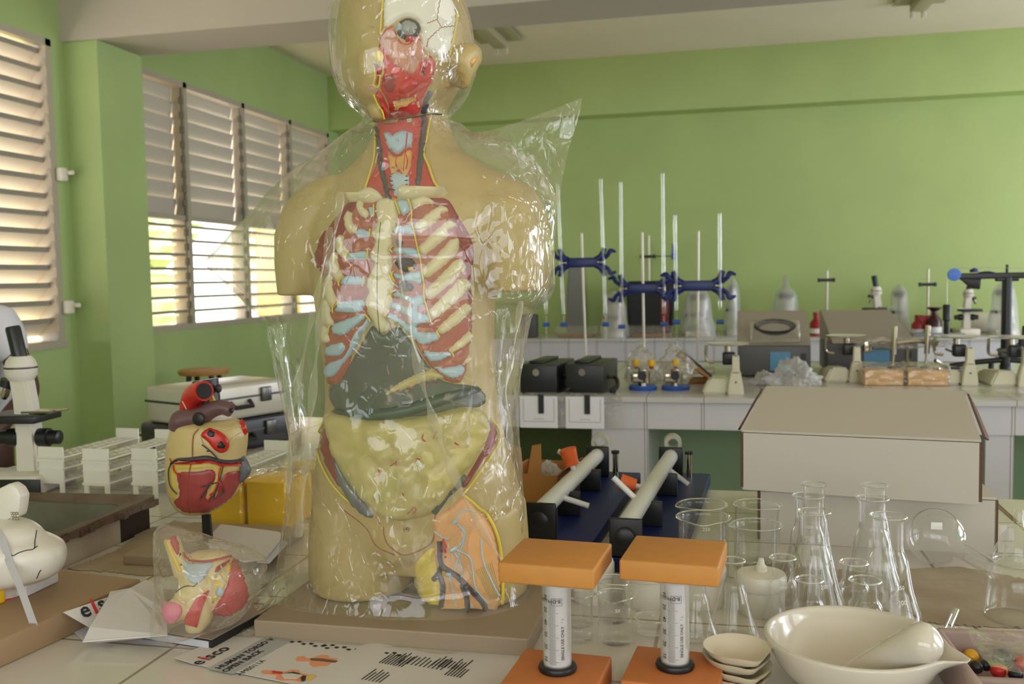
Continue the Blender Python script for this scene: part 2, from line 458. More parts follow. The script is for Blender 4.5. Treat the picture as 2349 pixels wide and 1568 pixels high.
# ------------------------------------------------------------------ jalousie windows
def louvers(y0, y1, z0, z1, pitch, tilt, parent, w=.108):
    n = int(round((z1-z0)/pitch)); pitch = (z1-z0)/n
    b = BM(); lip = BM()
    ct, st = math.cos(tilt), math.sin(tilt)
    for i in range(n):
        zc = z0+pitch*(i+.5)
        M = Matrix.Rotation(-tilt, 3, 'Y')
        box(b, (XW-.085, (y0+y1)/2, zc), (w, y1-y0, .004), M=M)
        # rolled inner lip of the blade
        if tilt < 1: box(lip, (XW-.085+w/2*ct, (y0+y1)/2, zc+w/2*st), (.01, y1-y0, .026 if tilt > .5 else .017))
    o = obj('louver', b, 'louver_white', parent, False); l = obj('louver_lip', lip, 'louver_lip', o, False) if len(lip.verts) else lip.free(); return o
def window(n, W, bays, parts):
    y0, y1, z0, z1 = W
    b = BM(); t = .035
    box(b, (XW-.06, (y0+y1)/2, z1-t/2), (.12, y1-y0, t)); box(b, (XW-.06, (y0+y1)/2, z0+t/2), (.14, y1-y0, t))
    for k in range(bays+1):
        y = y0+(y1-y0)*k/bays; y = min(max(y, y0+.02), y1-.02)
        box(b, (XW-.06, y, (z0+z1)/2), (.12, .04, z1-z0))
    for za, zb, pitch, tilt in parts[:-1]:
        box(b, (XW-.06, (y0+y1)/2, zb), (.11, y1-y0, .03))
    fr = struct('window_%d' % n, b, 'frame_alu')
    for k in range(bays):
        ya = y0+(y1-y0)*k/bays+.025; yb = y0+(y1-y0)*(k+1)/bays-.025
        for za, zb, pitch, tilt in parts:
            louvers(ya, yb, za+.02, zb-(.02 if tilt < 1 else -.01), pitch, tilt, fr)
        if k == 0 or True:     # the row of blade clips beside each bay
            c = BM()
            for i in range(int((z1-z0)/.0915)):
                box(c, (XW-.012, yb-.005, z0+.06+.0915*i), (.02, .03, .045), bev=.004)
            box(c, (XW-.018, yb+.012, (z0+z1)/2), (.012, .016, z1-z0-.06))
            obj('blade_clips', c, 'frame_dark' if n == 2 else 'frame_alu', fr)
    return fr
w1 = window(1, W1, 3, [(1.085, 2.57, .0905, R(46))])
w2 = window(2, W2, 4, [(1.115, 1.78, .095, R(14)), (1.78, 2.6, .098, R(79))])
mat('plastic_cream', (225, 220, 205), .35)
for k, (py) in enumerate((398, 705)):          # the two crank boxes on the jamb of window 1
    p = AX(128+k*18, py, XW+.02)
    b = BM(); box(b, (XW+.02, W1[1]+.01, p.z), (.04, .05, .07), bev=.01); cyl(b, (XW+.04, W1[1]+.03, p.z+.01), .012, .03, 12, Matrix.Rotation(PI/2, 3, 'Y'))
    obj('crank', b, 'plastic_cream', w1)
# outside
b = BM(); box(b, (XW-6.3, 4, -.3), (12, 24, .1)); struct('ground', b, 'outside_ground')
b = BM()
for i in range(90):
    p = V((XW-5.5+random.uniform(-.8, .8), random.uniform(-1, 13), random.uniform(.0, 3.4)))
    bmesh.ops.create_icosphere(b, subdivisions=2, radius=random.uniform(.35, .7), matrix=Matrix.Translation(p))
for v in b.verts: v.co += V((noise.noise(v.co*3), noise.noise(v.co*3+V((9, 0, 0))), noise.noise(v.co*3+V((0, 9, 0)))))*.25
o = obj('shrubbery', b, 'leaf_green', None, False); tag(o, 'sunlit green shrubbery outside the louvred windows', 'shrubs', kind='stuff')
mat('ochre_wall', (226, 196, 146), .8, var=.1)
b = BM(); box(b, (-3.82, 7.56, 1.0), (.36, .1, 2.4)); struct('trim_4', b, 'ochre_wall')      # ochre wall piece added outside for the warm glow in the far window
b = BM(); box(b, (XW-.35, 4.27, 1.8), (.34, .12, 1.9)); struct('trim_5', b, 'ochre_wall')    # sunlit outer jamb of the near window
# ceiling lamps: plain twin battens, switched off
def batten(p0, p1, label):
    d = (p1-p0); L_ = d.length; a = math.atan2(d.y, d.x)
    t = thing('ceiling_light', label, 'ceiling light', (p0.x, p0.y, CEIL), a, 'fluorescent ceiling battens')
    b = BM(); box(b, (L_/2, 0, -.035), (L_, .1, .07), bev=.006); obj('lamp_body', b, 'lamp_batten', t)
    b = BM(); prism(b, [(0, -.16), (L_, -.16), (L_, -.05), (0, -.05)], -.022, -.016); prism(b, [(0, .05), (L_, .05), (L_, .16), (0, .16)], -.022, -.016); obj('reflector', b, 'lamp_batten', t)
    for s in (-.035, .035):
        for x in (.012, L_-.012):
            b = BM(); box(b, (x, s, -.09), (.024, .028, .045), bev=.003); obj('tube_holder', b, 'plastic_cream', t)
for pa, lab in (((1150, 112), 'switched-off fluorescent batten beside the head of the bagged torso'), ((2105, 28), 'switched-off fluorescent batten at the upper right of the ceiling')):
    q = P(pa[0], pa[1], CEIL-.07); batten(q, q+V((-.03 if pa[0] < 2000 else 0.05, -1.25, 0)), lab)
# ------------------------------------------------------------------ benches
def bench(name, label, boxes_top, faces, extra=()):
    t = thing(name, label, 'lab bench', (0, 0, 0))
    b = BM()
    for c, s in boxes_top: box(b, c, s)
    obj('worktop', b, 'bench_tile' if name != 'near_counter' else 'counter_tile', t, False)
    b = BM()
    for c, s in faces: box(b, c, s)
    obj('tiled_front', b, 'bench_face', t, False)
    for nm, m, bx in extra:
        b = BM()
        for c, s in bx: box(b, c, s)
        obj(nm, b, m, t, False)
    return t
def bx(x0, x1, y0, y1, z0, z1): return (((x0+x1)/2, (y0+y1)/2, (z0+z1)/2), (x1-x0, y1-y0, z1-z0))
SX0, SX1, SY0, SY1 = -1.48, -1.06, 1.225, 1.555      # sink cut-out
bench('near_counter', 'long white tiled lab counter in the foreground carrying the torso and glassware',
      [bx(-2.4, SX0, .45, 2.03, .86, TOP), bx(SX0, SX1, .45, SY0, .86, TOP), bx(SX0, SX1, SY1, 2.03, .86, TOP), bx(SX1, 2.6, .45, 2.03, .86, TOP), bx(-1.8, -1.12, 2.03, 2.95, .86, TOP)],
      [bx(-2.4, 2.6, .5, .54, .62, .86), bx(-2.4, 2.6, 1.98, 2.02, .62, .86), bx(-1.8, -1.76, 2.03, 2.9, 0, .86), bx(-1.16, -1.125, 2.03, 2.95, 0, .86), bx(-2.35, -2.1, .55, 1.975, 0, .62), bx(-.6, -.45, .55, 1.975, 0, .62), bx(1.2, 1.4, .55, 1.975, 0, .62)])
MZ = AY(1250, 979, 3.6).z
lx0, lx1 = AY(1357, 1040, 3.6).x, AY(1487, 1040, 3.6).x; rx0, rx1 = AY(2262, 1040, 3.6).x, AY(2328, 1040, 3.6).x
bench('middle_bench', 'white tiled bench behind the foreground counter with black boxes on its edge',
      [bx(-1.57, 3.2, 3.58, 5.06, .88, TOP)],
      [bx(-1.56, 3.2, 3.6, 3.66, MZ, .88), bx(-1.56, 3.2, 4.98, 5.03, MZ, .88), bx(-1.56, -1.36, 3.605, 5.0, 0, MZ), bx(lx0, lx1, 3.61, 5.0, 0, MZ), bx(rx0, rx1, 3.61, 5.0, 0, MZ)],
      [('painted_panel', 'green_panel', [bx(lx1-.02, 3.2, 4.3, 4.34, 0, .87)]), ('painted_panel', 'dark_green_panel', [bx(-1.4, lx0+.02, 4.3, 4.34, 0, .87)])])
bench('far_bench', 'white tiled bench against the back wall carrying the microscopes',
      [bx(-1.9, 4.2, 6.98, 7.79, .88, TOP)],
      [bx(-1.9, 4.2, 7.0, 7.06, .73, .88), bx(-1.9, -1.7, 7.01, 7.79, 0, .73), bx(.5, .7, 7.05, 7.71, 0, .73), bx(3.0, 3.2, 7.05, 7.71, 0, .73), bx(-1.9, 4.2, 7.74, 7.79, .73, .88)],
      [('painted_panel', 'green_panel', [bx(-1.7, 4.2, 7.72, 7.76, 0, .75)])])
# ------------------------------------------------------------------ daylight
w = bpy.data.worlds.new('sky'); SC.world = w; w.use_nodes = True
nt = w.node_tree; bg = nt.nodes['Background']
bg.inputs[0].default_value = (.93, .97, 1, 1); bg.inputs[1].default_value = 3.0
sun = bpy.data.lights.new('sun', 'SUN'); sun.energy = 22; sun.angle = R(2); sun.color = (1, .9, .72)
so = bpy.data.objects.new('sun', sun); COL.objects.link(so); so.rotation_euler = V((.5, .4, -1)).to_track_quat('-Z', 'Y').to_euler()
def daylight(name, loc, dirv, sx, sy, power, col):
    l = bpy.data.lights.new(name, 'AREA'); l.shape = 'RECTANGLE'; l.size = sx; l.size_y = sy; l.energy = power; l.color = col
    o = bpy.data.objects.new(name, l); COL.objects.link(o); o.location = loc; o.rotation_euler = V(dirv).to_track_quat('-Z', 'Z').to_euler(); return o
for i, (ya, yb) in enumerate(((-1.4, 1.2), (1.9, 4.2), (4.9, 7.3))):
    daylight('window_daylight', (XR+.1, (ya+yb)/2, 1.82), (-1, 0, .12), (yb-ya)*(.5 if i == 0 else 1), (.6 if i == 0 else .9), (12, 31, 68)[i], (.95, .98, 1.2))
for i, xa in enumerate((-1.4, .6, 2.6)):
    daylight('window_daylight', (xa, YF-.08, 1.82), (0, 1, .1), .8, .55, 3.8, (.96, .98, 1.15))
daylight('window_daylight', (XW-.32, 3.2, 1.85), (1, 0, -.1), 2.0, 1.5, 36, (.96, .97, 1.12))
daylight('window_daylight', (XW-.32, 6.1, 1.5), (1, 0, -.05), 2.8, .9, 45, (.97, .97, 1.1))
VS = SC.view_settings; SC.display_settings.display_device = 'sRGB'
VS.view_transform = 'Standard'; VS.look = 'None'; VS.gamma = 1; VS.exposure = .1; VS.use_curve_mapping = False
SC.cycles.transparent_max_bounces = 32; SC.cycles.max_bounces = 10; SC.cycles.diffuse_bounces = 5; SC.cycles.glossy_bounces = 5
SC.cycles.sample_clamp_indirect = 6; SC.cycles.caustics_reflective = False; SC.cycles.caustics_refractive = False
SC.cycles.use_denoising = True
# ------------------------------------------------------------------ anatomical torso
mat('skin_pvc', (182, 160, 104), .42, var=.06, vscale=6, bump=.05, bscale=90)
mat('bone', (214, 204, 164), .35, var=.05, vscale=20)
mat('bone_white', (226, 224, 212), .3)
mat('cartilage', (168, 194, 208), .35)
mat('muscle', (172, 84, 74), .4, var=.2, vscale=70)
mat('muscle_red', (196, 52, 46), .35, var=.2, vscale=60)
mat('muscle_dark', (138, 34, 36), .4, var=.2, vscale=50)
mat('muscle_brown', (172, 96, 78), .4, var=.15, vscale=60)
mat('vein_grey', (62, 58, 66), .4)
mat('artery_red', (190, 40, 40), .35)
mat('nerve_blue', (176, 196, 204), .4)
mat('fat_yellow', (222, 196, 60), .4)
mat('gland_orange', (220, 165, 85), .4, var=.1, vscale=60)
mat('liver_grey', (88, 96, 88), .3, var=.25, vscale=40)
mat('colon_green', (58, 80, 72), .35, var=.2, vscale=40)
mat('omentum', (178, 166, 100), .35, c2=(196, 182, 122), vscale=30)
mat('iliac_grey', (96, 98, 100), .4)
mat('tissue_orange', (222, 166, 106), .45, var=.08, vscale=40)
mat('maxilla_pink', (196, 140, 116), .4, var=.15, vscale=40)
mat('eye_grey', (146, 150, 148), .15)
mat('lip_mauve', (190, 150, 130), .4)
mat('ink', (36, 34, 34), .6)
mat('suture_brown', (150, 84, 50), .6)
mat('base_board', (152, 134, 112), .5, var=.05, vscale=6)
mat('hole_dark', (44, 34, 32), .5)
TY = 1.25
ORG = V((-.43, TY, TOP))
torso = thing('anatomy_torso', 'cream anatomical human torso model with exposed ribs, standing wrapped in a clear bag', 'anatomical model', ORG)
BASE_T = .024
b = BM(); prism(b, [(-.60-ORG.x, 1.085-TY), (-.235-ORG.x, 1.085-TY), (-.235-ORG.x, 1.335-TY), (-.60-ORG.x, 1.335-TY)], 0, BASE_T, .002); obj('base_board', b, 'base_board', torso, False)
def body_loft(b, rows, ex=2.3, n=36):
    """rows: (py, xl, xr, front, back): outline in the photo's frame carried to the plane of the body, depth in metres"""
    rings = []
    for py, xl, xr, fr, bk in rows:
        a = AY(xl, py, TY); c = AY(xr, py, TY); z = (a.z+c.z)/2; cx = (a.x+c.x)/2; w = (c.x-a.x)/2*.975; cx += .004; z = max(z, TOP+.0245)
        ring = []
        for j in range(n):
            t = 2*PI*j/n; ct, st = math.cos(t), math.sin(t)
            x = abs(ct)**(2/ex)*(1 if ct > 0 else -1); y = abs(st)**(2/ex)*(1 if st > 0 else -1)
            ring.append(V((cx+w*x, TY+(bk if y > 0 else fr)*y, z)))
        rings.append(ring)
    rings.reverse()
    return loft(b, rings)
b = BM()
body_loft(b, [(255, 868, 1010, .052, .06), (300, 862, 1024, .06, .06), (345, 842, 1046, .062, .065), (385, 795, 1110, .068, .078), (420, 742, 1175, .08, .088), (460, 712, 1200, .092, .095),
              (520, 705, 1180, .108, .1), (600, 720, 1138, .118, .1), (680, 732, 1130, .12, .1), (760, 742, 1126, .116, .095), (850, 752, 1128, .104, .09), (920, 752, 1136, .1, .085),
              (1000, 738, 1152, .1, .09), (1080, 724, 1178, .1, .1), (1150, 718, 1195, .095, .105), (1220, 716, 1203, .09, .1), (1285, 716, 1208, .075, .095)])
body_loft(b, [(408, 742, 860, .05, .06), (440, 690, 850, .066, .074), (480, 660, 840, .075, .08), (540, 645, 800, .076, .078), (610, 646, 775, .072, .074), (676, 655, 742, .066, .068)], 2.4)
body_loft(b, [(400, 1040, 1150, .05, .06), (430, 1050, 1212, .066, .074), (475, 1070, 1238, .075, .08), (540, 1090, 1254, .076, .078), (610, 1110, 1258, .072, .074), (668, 1128, 1246, .066, .068)], 2.4)
zl = TOP+BASE_T
def leg(py0, rows):
    r = []
    for py, xl, xr, fr, bk in rows: r.append((py, xl, xr, fr, bk))
    body_loft(b, r, 2.2)
leg(0, [(1150, 722, 950, .085, .1), (1230, 716, 948, .088, .1), (1300, 718, 945, .09, .098), (1360, 730, 945, .088, .095), (1418, 738, 945, .086, .092)])
leg(0, [(1150, 960, 1196, .085, .1), (1230, 957, 1203, .088, .1), (1300, 957, 1208, .09, .098), (1360, 960, 1206, .088, .095), (1418, 962, 1204, .086, .092)])
# head
body_loft(b, [(-62, 870, 985, .04, .04), (-45, 830, 1025, .075, .075), (-15, 803, 1045, .095, .095), (20, 788, 1058, .105, .105), (70, 782, 1070, .112, .105), (120, 783, 1074, .116, .1), (170, 793, 1062, .118, .09), (215, 808, 1036, .118, .08), (250, 830, 1016, .112, .07), (272, 850, 1010, .098, .062), (288, 868, 1012, .06, .06)], 2.1)
def bump(px, py, y, r, sc=(1, 1, 1)): ball(b, AY(px, py, y), r, 14, sc)
bump(838, 148, TY-.112, .013, (.8, 1, 1.5))       # half of the nose
bump(850, 205, TY-.103, .011, (1.4, .8, .7))      # lips
bump(868, 254, TY-.088, .013)                         # chin
for px, w in ((905, .03), (950, .028)): bump(px, 1238, TY-.075, w, (1, .8, 1.2))
b = remesh(b, .0042, 5)
BV = BVHTree.FromBMesh(b)
for v in b.verts: v.co -= ORG
obj('skin', b, 'skin_pvc', torso, True, 180)
T = Relief(BV, ORG, torso)
A = ZZ(700, 0, 3.336); H = ZZ(760, 0, 5.226); Cc = ZZ(700, 430, 3.484); Lg = ZZ(550, 1100, 3.132)
# --- head
T.poly('skull', H([(630, 20), (620, 150), (640, 330), (770, 270), (840, 222), (920, 208), (1010, 240), (1066, 320), (1078, 420), (1100, 560), (1190, 655), (1290, 697), (1400, 640), (1450, 480), (1478, 300), (1488, 150), (1440, -20), (1350, -150), (1000, -210), (700, -150)]), 'bone_white', .005, 6)
T.poly('facial_muscle', H([(600, 380), (760, 300), (800, 440), (900, 510), (1060, 420), (1095, 560), (1180, 650), (1250, 720), (1255, 860), (1200, 1000), (1140, 1100), (1075, 1345), (980, 1400), (700, 1425), (690, 1330), (645, 1180), (580, 1060), (610, 900), (630, 790), (560, 620)]), 'muscle_red', .002, 6)
T.poly('maxilla', H([(600, 390), (760, 310), (800, 450), (900, 520), (1060, 430), (1095, 570), (1200, 680), (1210, 760), (1060, 760), (1000, 900), (860, 870), (720, 760), (640, 640), (570, 600)]), 'maxilla_pink', .004, 14)
T.poly('eye_socket', H(ell(925, 350, 155, 140)), 'hole_dark', .0045, 6)
ey = T.poly('eyeball', H(ell(918, 350, 122, 108)), 'eye_grey', .011, 20)
T.poly('iris', H(ell(815, 340, 45, 55)), 'nerve_blue', .0125, 6, parent=ey)
T.line('optic_line', H([(880, 368), (1010, 376)]), .0006, 'ink', ey, lift=15)
T.poly('eye_muscle', H([(855, 440), (1010, 430), (960, 500), (890, 510)]), 'muscle_red', .008, 8)
T.poly('lip_section', H([(530, 790), (615, 800), (604, 900), (588, 1030), (530, 1012), (545, 900)]), 'muscle_red', .007, 5, parent=None)
T.poly('jaw_section', H([(530, 1110), (570, 1062), (640, 1170), (682, 1290), (682, 1400), (640, 1425), (608, 1390), (588, 1270), (558, 1180)]), 'muscle_red', .007, 5)
T.lines('yellow_outline', [H([(520, 790), (538, 900), (525, 1010), (575, 1035), (600, 900)]), H([(525, 1110), (560, 1190), (590, 1280), (608, 1395)])], .0011, 'fat_yellow', lift=6)
T.poly('nose_section', H([(500, 612), (600, 600), (660, 690), (570, 770), (500, 730)]), 'fat_yellow', .006, 8)
T.poly('nasal_cartilage', H([(478, 715), (580, 775), (520, 806), (486, 770)]), 'cartilage', .007, 5)
T.poly('mouth_cavity', H([(640, 890), (750, 860), (790, 980), (760, 1110), (660, 1130), (592, 1040)]), 'muscle_dark', .003, 6)
T.poly('tongue', H([(770, 1090), (860, 945), (960, 905), (1045, 960), (1000, 1050), (860, 1130)]), 'artery_red', .009, 18)
T.strip('jaw_muscle', H([(720, 1170), (880, 1140), (1040, 1030), (1200, 960)]), [8, 14, 16, 14], 'muscle_red', .007)
T.poly('jaw_bone', H([(728, 1190), (850, 1162), (960, 1130), (1012, 1088), (1012, 1150), (950, 1225), (860, 1292), (758, 1312)]), 'bone', .005, 6)
T.poly('jaw_bone', H([(1000, 1172), (1062, 1190), (1050, 1300), (1015, 1305)]), 'bone', .005, 5)
T.lines('bone_cells', [H([(760+k*26, 1190-k*6), (765+k*26, 1240-k*8), (757+k*26, 1275-k*10)]) for k in range(9)]+[H([(740, 1240), (860, 1225), (980, 1160)])], .0008, 'gland_orange', lift=7)
T.poly('ear_vessel', H([(1078, 760), (1112, 742), (1122, 900), (1080, 922)]), 'vein_grey', .007, 5)
T.strip('neck_vein', H([(1195, 1030), (1165, 1130), (1120, 1240), (1100, 1372)]), [6, 12, 13, 14], 'vein_grey', .006)
ear = T.poly('ear', H([(1408, 700), (1470, 580), (1560, 510), (1650, 530), (1692, 620), (1680, 720), (1620, 830), (1545, 980), (1480, 1042), (1430, 1010), (1418, 850)]), 'skin_pvc', .02, 11)
T.poly('ear_hollow', H([(1480, 720), (1530, 640), (1620, 600), (1640, 650), (1580, 760), (1510, 800)]), 'gland_orange', .0215, 6, parent=ear)
T.poly('ear_lobe_slot', H([(1355, 980), (1420, 985), (1415, 1080), (1375, 1085)]), 'gland_orange', .003, 5)
T.lines('yellow_outline', [H([(1490, 150), (1470, 330), (1430, 520), (1395, 660)]), H([(628, 10), (612, 150), (592, 420)])], .0014, 'fat_yellow', lift=2)
def zig(pts, amp=10):
    out = []
    for a, c in zip(pts, pts[1:]):
        for k in range(9):
            t = k/9; o = amp*(1 if k % 2 else -1)*.5
            dx, dy = c[0]-a[0], c[1]-a[1]; l = math.hypot(dx, dy)
            out.append((a[0]+dx*t-dy/l*o, a[1]+dy*t+dx/l*o))
    return out
T.lines('suture', [H(zig([(1280, -30), (1238, 250), (1115, 300)])), H(zig([(1238, 250), (1290, 340), (1470, 318)])), H(zig([(1290, 340), (1140, 470), (1118, 580)]))], .0006, 'suture_brown', lift=8, sm=False)
T.poly('lips', H([(390, 1045), (470, 1020), (560, 1050), (556, 1112), (450, 1105)]), 'lip_mauve', .002, 6)
T.poly('brow', H([(330, 330), (470, 300), (560, 320), (480, 345), (360, 360)]), 'skin_pvc', .004, 6)
# --- neck
T.poly('neck_muscle', A([(540, 930), (640, 912), (830, 892), (945, 880), (925, 1050), (905, 1180), (940, 1270), (985, 1400), (1015, 1460), (800, 1520), (600, 1510), (465, 1460), (520, 1300), (545, 1200), (555, 1010)]), 'muscle_red', .003, 5)
T.strip('jugular_vein', A([(550, 950), (578, 1100), (588, 1280), (620, 1420), (640, 1540)]), [8, 14, 17, 18, 18], 'vein_grey', .008)
T.strip('jugular_vein', A([(905, 880), (898, 1050), (885, 1230), (865, 1440)]), [18, 20, 20, 18], 'vein_grey', .007)
T.strip('carotid_artery', A([(610, 1000), (625, 1150), (640, 1350), (680, 1500)]), [4, 5, 5, 5], 'artery_red', .007)
T.strip('carotid_artery', A([(845, 1000), (838, 1150), (815, 1430)]), [5, 6, 6], 'artery_red', .007)
T.strip('hyoid_bone', A([(598, 935), (700, 925), (790, 912), (828, 920), (826, 1000)]), [8, 8, 8, 8, 6], 'bone', .009)
T.poly('thyroid_cartilage', A([(612, 1012), (650, 1000), (680, 1030), (720, 1000), (785, 1000), (832, 1030), (825, 1145), (795, 1140), (740, 1195), (695, 1190), (640, 1140)]), 'cartilage', .01, 8)
T.poly('trachea', A([(655, 1340), (800, 1340), (800, 1440), (725, 1530), (680, 1510)]), 'nerve_blue', .008, 9)
T.lines('trachea_rings', [A([(660, 1370+k*32), (725, 1382+k*32), (795, 1368+k*32)]) for k in range(4)], .001, 'vein_grey', lift=7)
T.poly('thyroid_gland', A([(640, 1145), (690, 1205), (725, 1205), (800, 1138), (828, 1140), (818, 1290), (760, 1375), (720, 1310), (670, 1365), (642, 1260)]), 'gland_orange', .0115, 8)
T.lines('small_artery', [A([(792, 1030), (786, 1160), (770, 1340)]), A([(785, 1165), (722, 1230), (715, 1310)]), A([(783, 1180), (800, 1260), (790, 1330)])], .0009, 'artery_red', lift=12)
T.lines('yellow_outline', [A([(530, 930), (550, 1010), (540, 1200), (512, 1310), (465, 1455)]), A([(950, 880), (925, 1060), (908, 1180), (945, 1275), (990, 1400), (1030, 1450)])], .0016, 'fat_yellow', lift=2)
for s, x, y in (('12', 919, 330), ('20', 905, 354), ('46', 910, 400)): T.text('printed_number', s, x-5, y, 8, 'ink', .013)
# --- chest
T.poly('chest_wall_muscle', Cc([(345, 110), (270, 200), (180, 310), (100, 430), (72, 560), (85, 640), (130, 700), (170, 850), (240, 860), (300, 600), (380, 300), (460, 130)]), 'muscle_dark', .0025, 5)
T.poly('chest_wall_muscle', Cc([(1100, 80), (1165, 110), (1230, 220), (1320, 370), (1352, 500), (1356, 600), (1335, 680), (1340, 1150), (1275, 1150), (1260, 700), (1220, 480), (1150, 330), (1060, 180), (930, 90)]), 'muscle_dark', .0025, 5)
T.poly('intercostal_muscle', Cc([(430, 130), (600, 100), (740, 110), (1040, 130), (1150, 190), (1212, 330), (1262, 500), (1292, 700), (1312, 900), (1322, 1150), (1300, 1400), (1240, 1560), (1100, 1530), (960, 1380), (830, 1150), (720, 1060), (530, 1060), (470, 1160), (390, 1300), (320, 1560), (180, 1560), (165, 1200), (190, 800), (222, 560), (290, 380), (362, 220)]), 'muscle_brown', .005, 5, 9)
for q in ([(440, 190), (475, 250), (560, 250), (582, 300), (560, 342), (510, 356), (450, 330), (425, 250)],
          [(345, 330), (395, 400), (480, 412), (540, 400), (562, 450), (540, 502), (470, 526), (390, 500), (338, 430)],
          [(285, 490), (340, 570), (400, 592), (520, 580), (552, 620), (530, 692), (420, 722), (340, 692), (280, 600)],
          [(215, 680), (270, 765), (340, 792), (490, 780), (516, 832), (490, 890), (360, 917), (280, 885), (228, 790)],
          [(200, 880), (240, 985), (370, 1005), (360, 1050), (280, 1092), (220, 1035)]):
    T.poly('intercostal_bulge', Cc(q), 'muscle_brown', .0095, 12)
def rib(path, w, h=.0105, m='bone'): T.strip('rib', Cc(path), [x*1.5 for x in w], m, h, 6)
for path, w in (([(425, 365), (382, 330), (358, 265), (385, 200)], [17, 17, 16, 10]), ([(368, 560), (318, 520), (294, 450), (318, 380)], [17, 18, 17, 10]), ([(318, 750), (275, 690), (250, 600), (270, 510)], [17, 18, 17, 10]),
                ([(275, 950), (232, 880), (212, 780), (225, 690)], [17, 18, 17, 10]), ([(240, 1110), (212, 1060), (195, 980), (198, 880)], [16, 17, 16, 10]), ([(205, 1240), (190, 1180), (182, 1090)], [12, 13, 10]), ([(520, 245), (470, 205), (455, 150), (480, 125)], [16, 16, 15, 10])):
    rib(path, w)
for path, w in (([(850, 158), (950, 118), (1035, 135)], [19, 17, 8]), ([(885, 350), (1000, 262), (1095, 195), (1130, 215)], [20, 22, 20, 10]), ([(908, 530), (1040, 415), (1150, 318), (1185, 330)], [20, 24, 23, 12]), ([(928, 712), (1080, 575), (1190, 455), (1232, 440)], [20, 25, 25, 14]),
                ([(955, 880), (1100, 745), (1220, 620), (1258, 590)], [20, 25, 26, 16]), ([(985, 1030), (1130, 900), (1250, 770), (1283, 730)], [20, 25, 25, 16]), ([(1050, 1160), (1180, 1050), (1300, 930)], [16, 22, 18]), ([(1130, 1310), (1230, 1240), (1312, 1150)], [10, 16, 14]), ([(1235, 1420), (1310, 1340)], [10, 12])):
    rib(path, w)
def cart(q): T.poly('costal_cartilage', Cc(q), 'cartilage', .0098, 6, 6)
for q in ([(518, 165), (576, 168), (570, 262), (522, 242)], [(430, 335), (540, 348), (540, 402), (418, 412), (408, 372)], [(380, 520), (526, 513), (520, 582), (363, 592), (358, 555)], [(330, 703), (496, 714), (486, 786), (308, 782), (310, 740)],
          [(290, 905), (480, 888), (492, 962), (430, 1002), (268, 992), (268, 940)], [(240, 1085), (330, 1045), (470, 1000), (512, 1010), (500, 1040), (400, 1130), (330, 1180), (250, 1170), (232, 1130)], [(515, 1030), (546, 1062), (470, 1165), (400, 1295), (330, 1410), (250, 1510), (188, 1505), (196, 1400), (330, 1330), (400, 1170)], [(200, 1255), (330, 1225), (345, 1300), (280, 1345), (198, 1340)],
          [(733, 128), (836, 118), (862, 190), (780, 242)], [(703, 325), (740, 313), (860, 298), (882, 380), (760, 384), (710, 376)], [(697, 490), (770, 480), (900, 490), (915, 582), (850, 562), (740, 538), (700, 526)], [(711, 672), (770, 687), (925, 664), (942, 782), (850, 762), (740, 742), (708, 712)],
          [(698, 850), (740, 820), (840, 862), (940, 848), (960, 930), (910, 950), (905, 985), (980, 1005), (1000, 1080), (915, 1095), (910, 1140), (1050, 1150), (1062, 1212), (930, 1255), (830, 1170), (740, 1085), (660, 1032), (688, 985), (760, 1030), (840, 1080), (850, 1050), (760, 1000), (690, 960), (700, 900), (840, 950), (848, 925), (720, 880)],
          [(935, 1290), (1060, 1300), (1145, 1290), (1160, 1335), (1060, 1385), (985, 1385)], [(1000, 1405), (1100, 1425), (1240, 1405), (1252, 1480), (1180, 1530), (1100, 1500)]):
    cart(q)
T.lines('yellow_outline', [Cc([(838, 120), (862, 195), (862, 290), (882, 380), (902, 485), (918, 580), (928, 665), (944, 780), (942, 850), (962, 935), (980, 1005), (1002, 1082)]), Cc([(1030, 1130), (1056, 1185)]), Cc([(1140, 1290), (1160, 1340)]), Cc([(572, 165), (570, 260)]), Cc([(545, 345), (540, 405)]), Cc([(405, 370), (430, 330)]), Cc([(526, 512), (520, 582)]), Cc([(380, 518), (358, 560), (362, 592)]), Cc([(498, 712), (486, 788)]), Cc([(332, 700), (306, 745), (308, 784)]), Cc([(290, 903), (264, 945), (266, 992)]), Cc([(505, 1000), (548, 1062)]),
                           Cc([(742, 313), (703, 325), (706, 375), (735, 388)]), Cc([(720, 480), (695, 500), (715, 532)]), Cc([(722, 668), (706, 700), (728, 745)]), Cc([(735, 820), (698, 850), (706, 890)]), Cc([(690, 970), (652, 1025)]), Cc([(240, 1085), (230, 1160)]), Cc([(735, 130), (775, 240)])], .0011, 'fat_yellow', lift=9.5)
for q in (ell(805, 612, 104, 74, rot=.25), ell(806, 792, 78, 56, rot=.2), ell(762, 455, 40, 55, rot=-.5)): T.poly('heart_opening', Cc(q), 'hole_dark', .0085, 6)
T.poly('heart_tissue', Cc([(800, 640), (830, 600), (880, 630), (890, 670), (840, 685)]), 'gland_orange', .0095, 6)
st = T.poly('sternum', Cc([(590, 112), (640, 98), (700, 98), (742, 122), (762, 232), (740, 290), (745, 312), (708, 382), (722, 470), (697, 522), (722, 600), (706, 690), (737, 752), (712, 830), (722, 900), (690, 990), (660, 1042), (690, 1082), (672, 1132), (640, 1168), (610, 1168), (570, 1120), (545, 1052), (510, 1002), (490, 920), (516, 820), (492, 780), (526, 690), (552, 620), (522, 560), (562, 450), (541, 380), (580, 300), (571, 170)]), 'bone', .013, 11)
T.line('sternum_joint', Cc([(632, 300), (612, 480), (602, 650), (600, 860), (606, 1000), (620, 1160)]), .0007, 'ink', st, lift=18)
T.text('printed_number', '2', 867, 561, 9, 'ink', .0136)
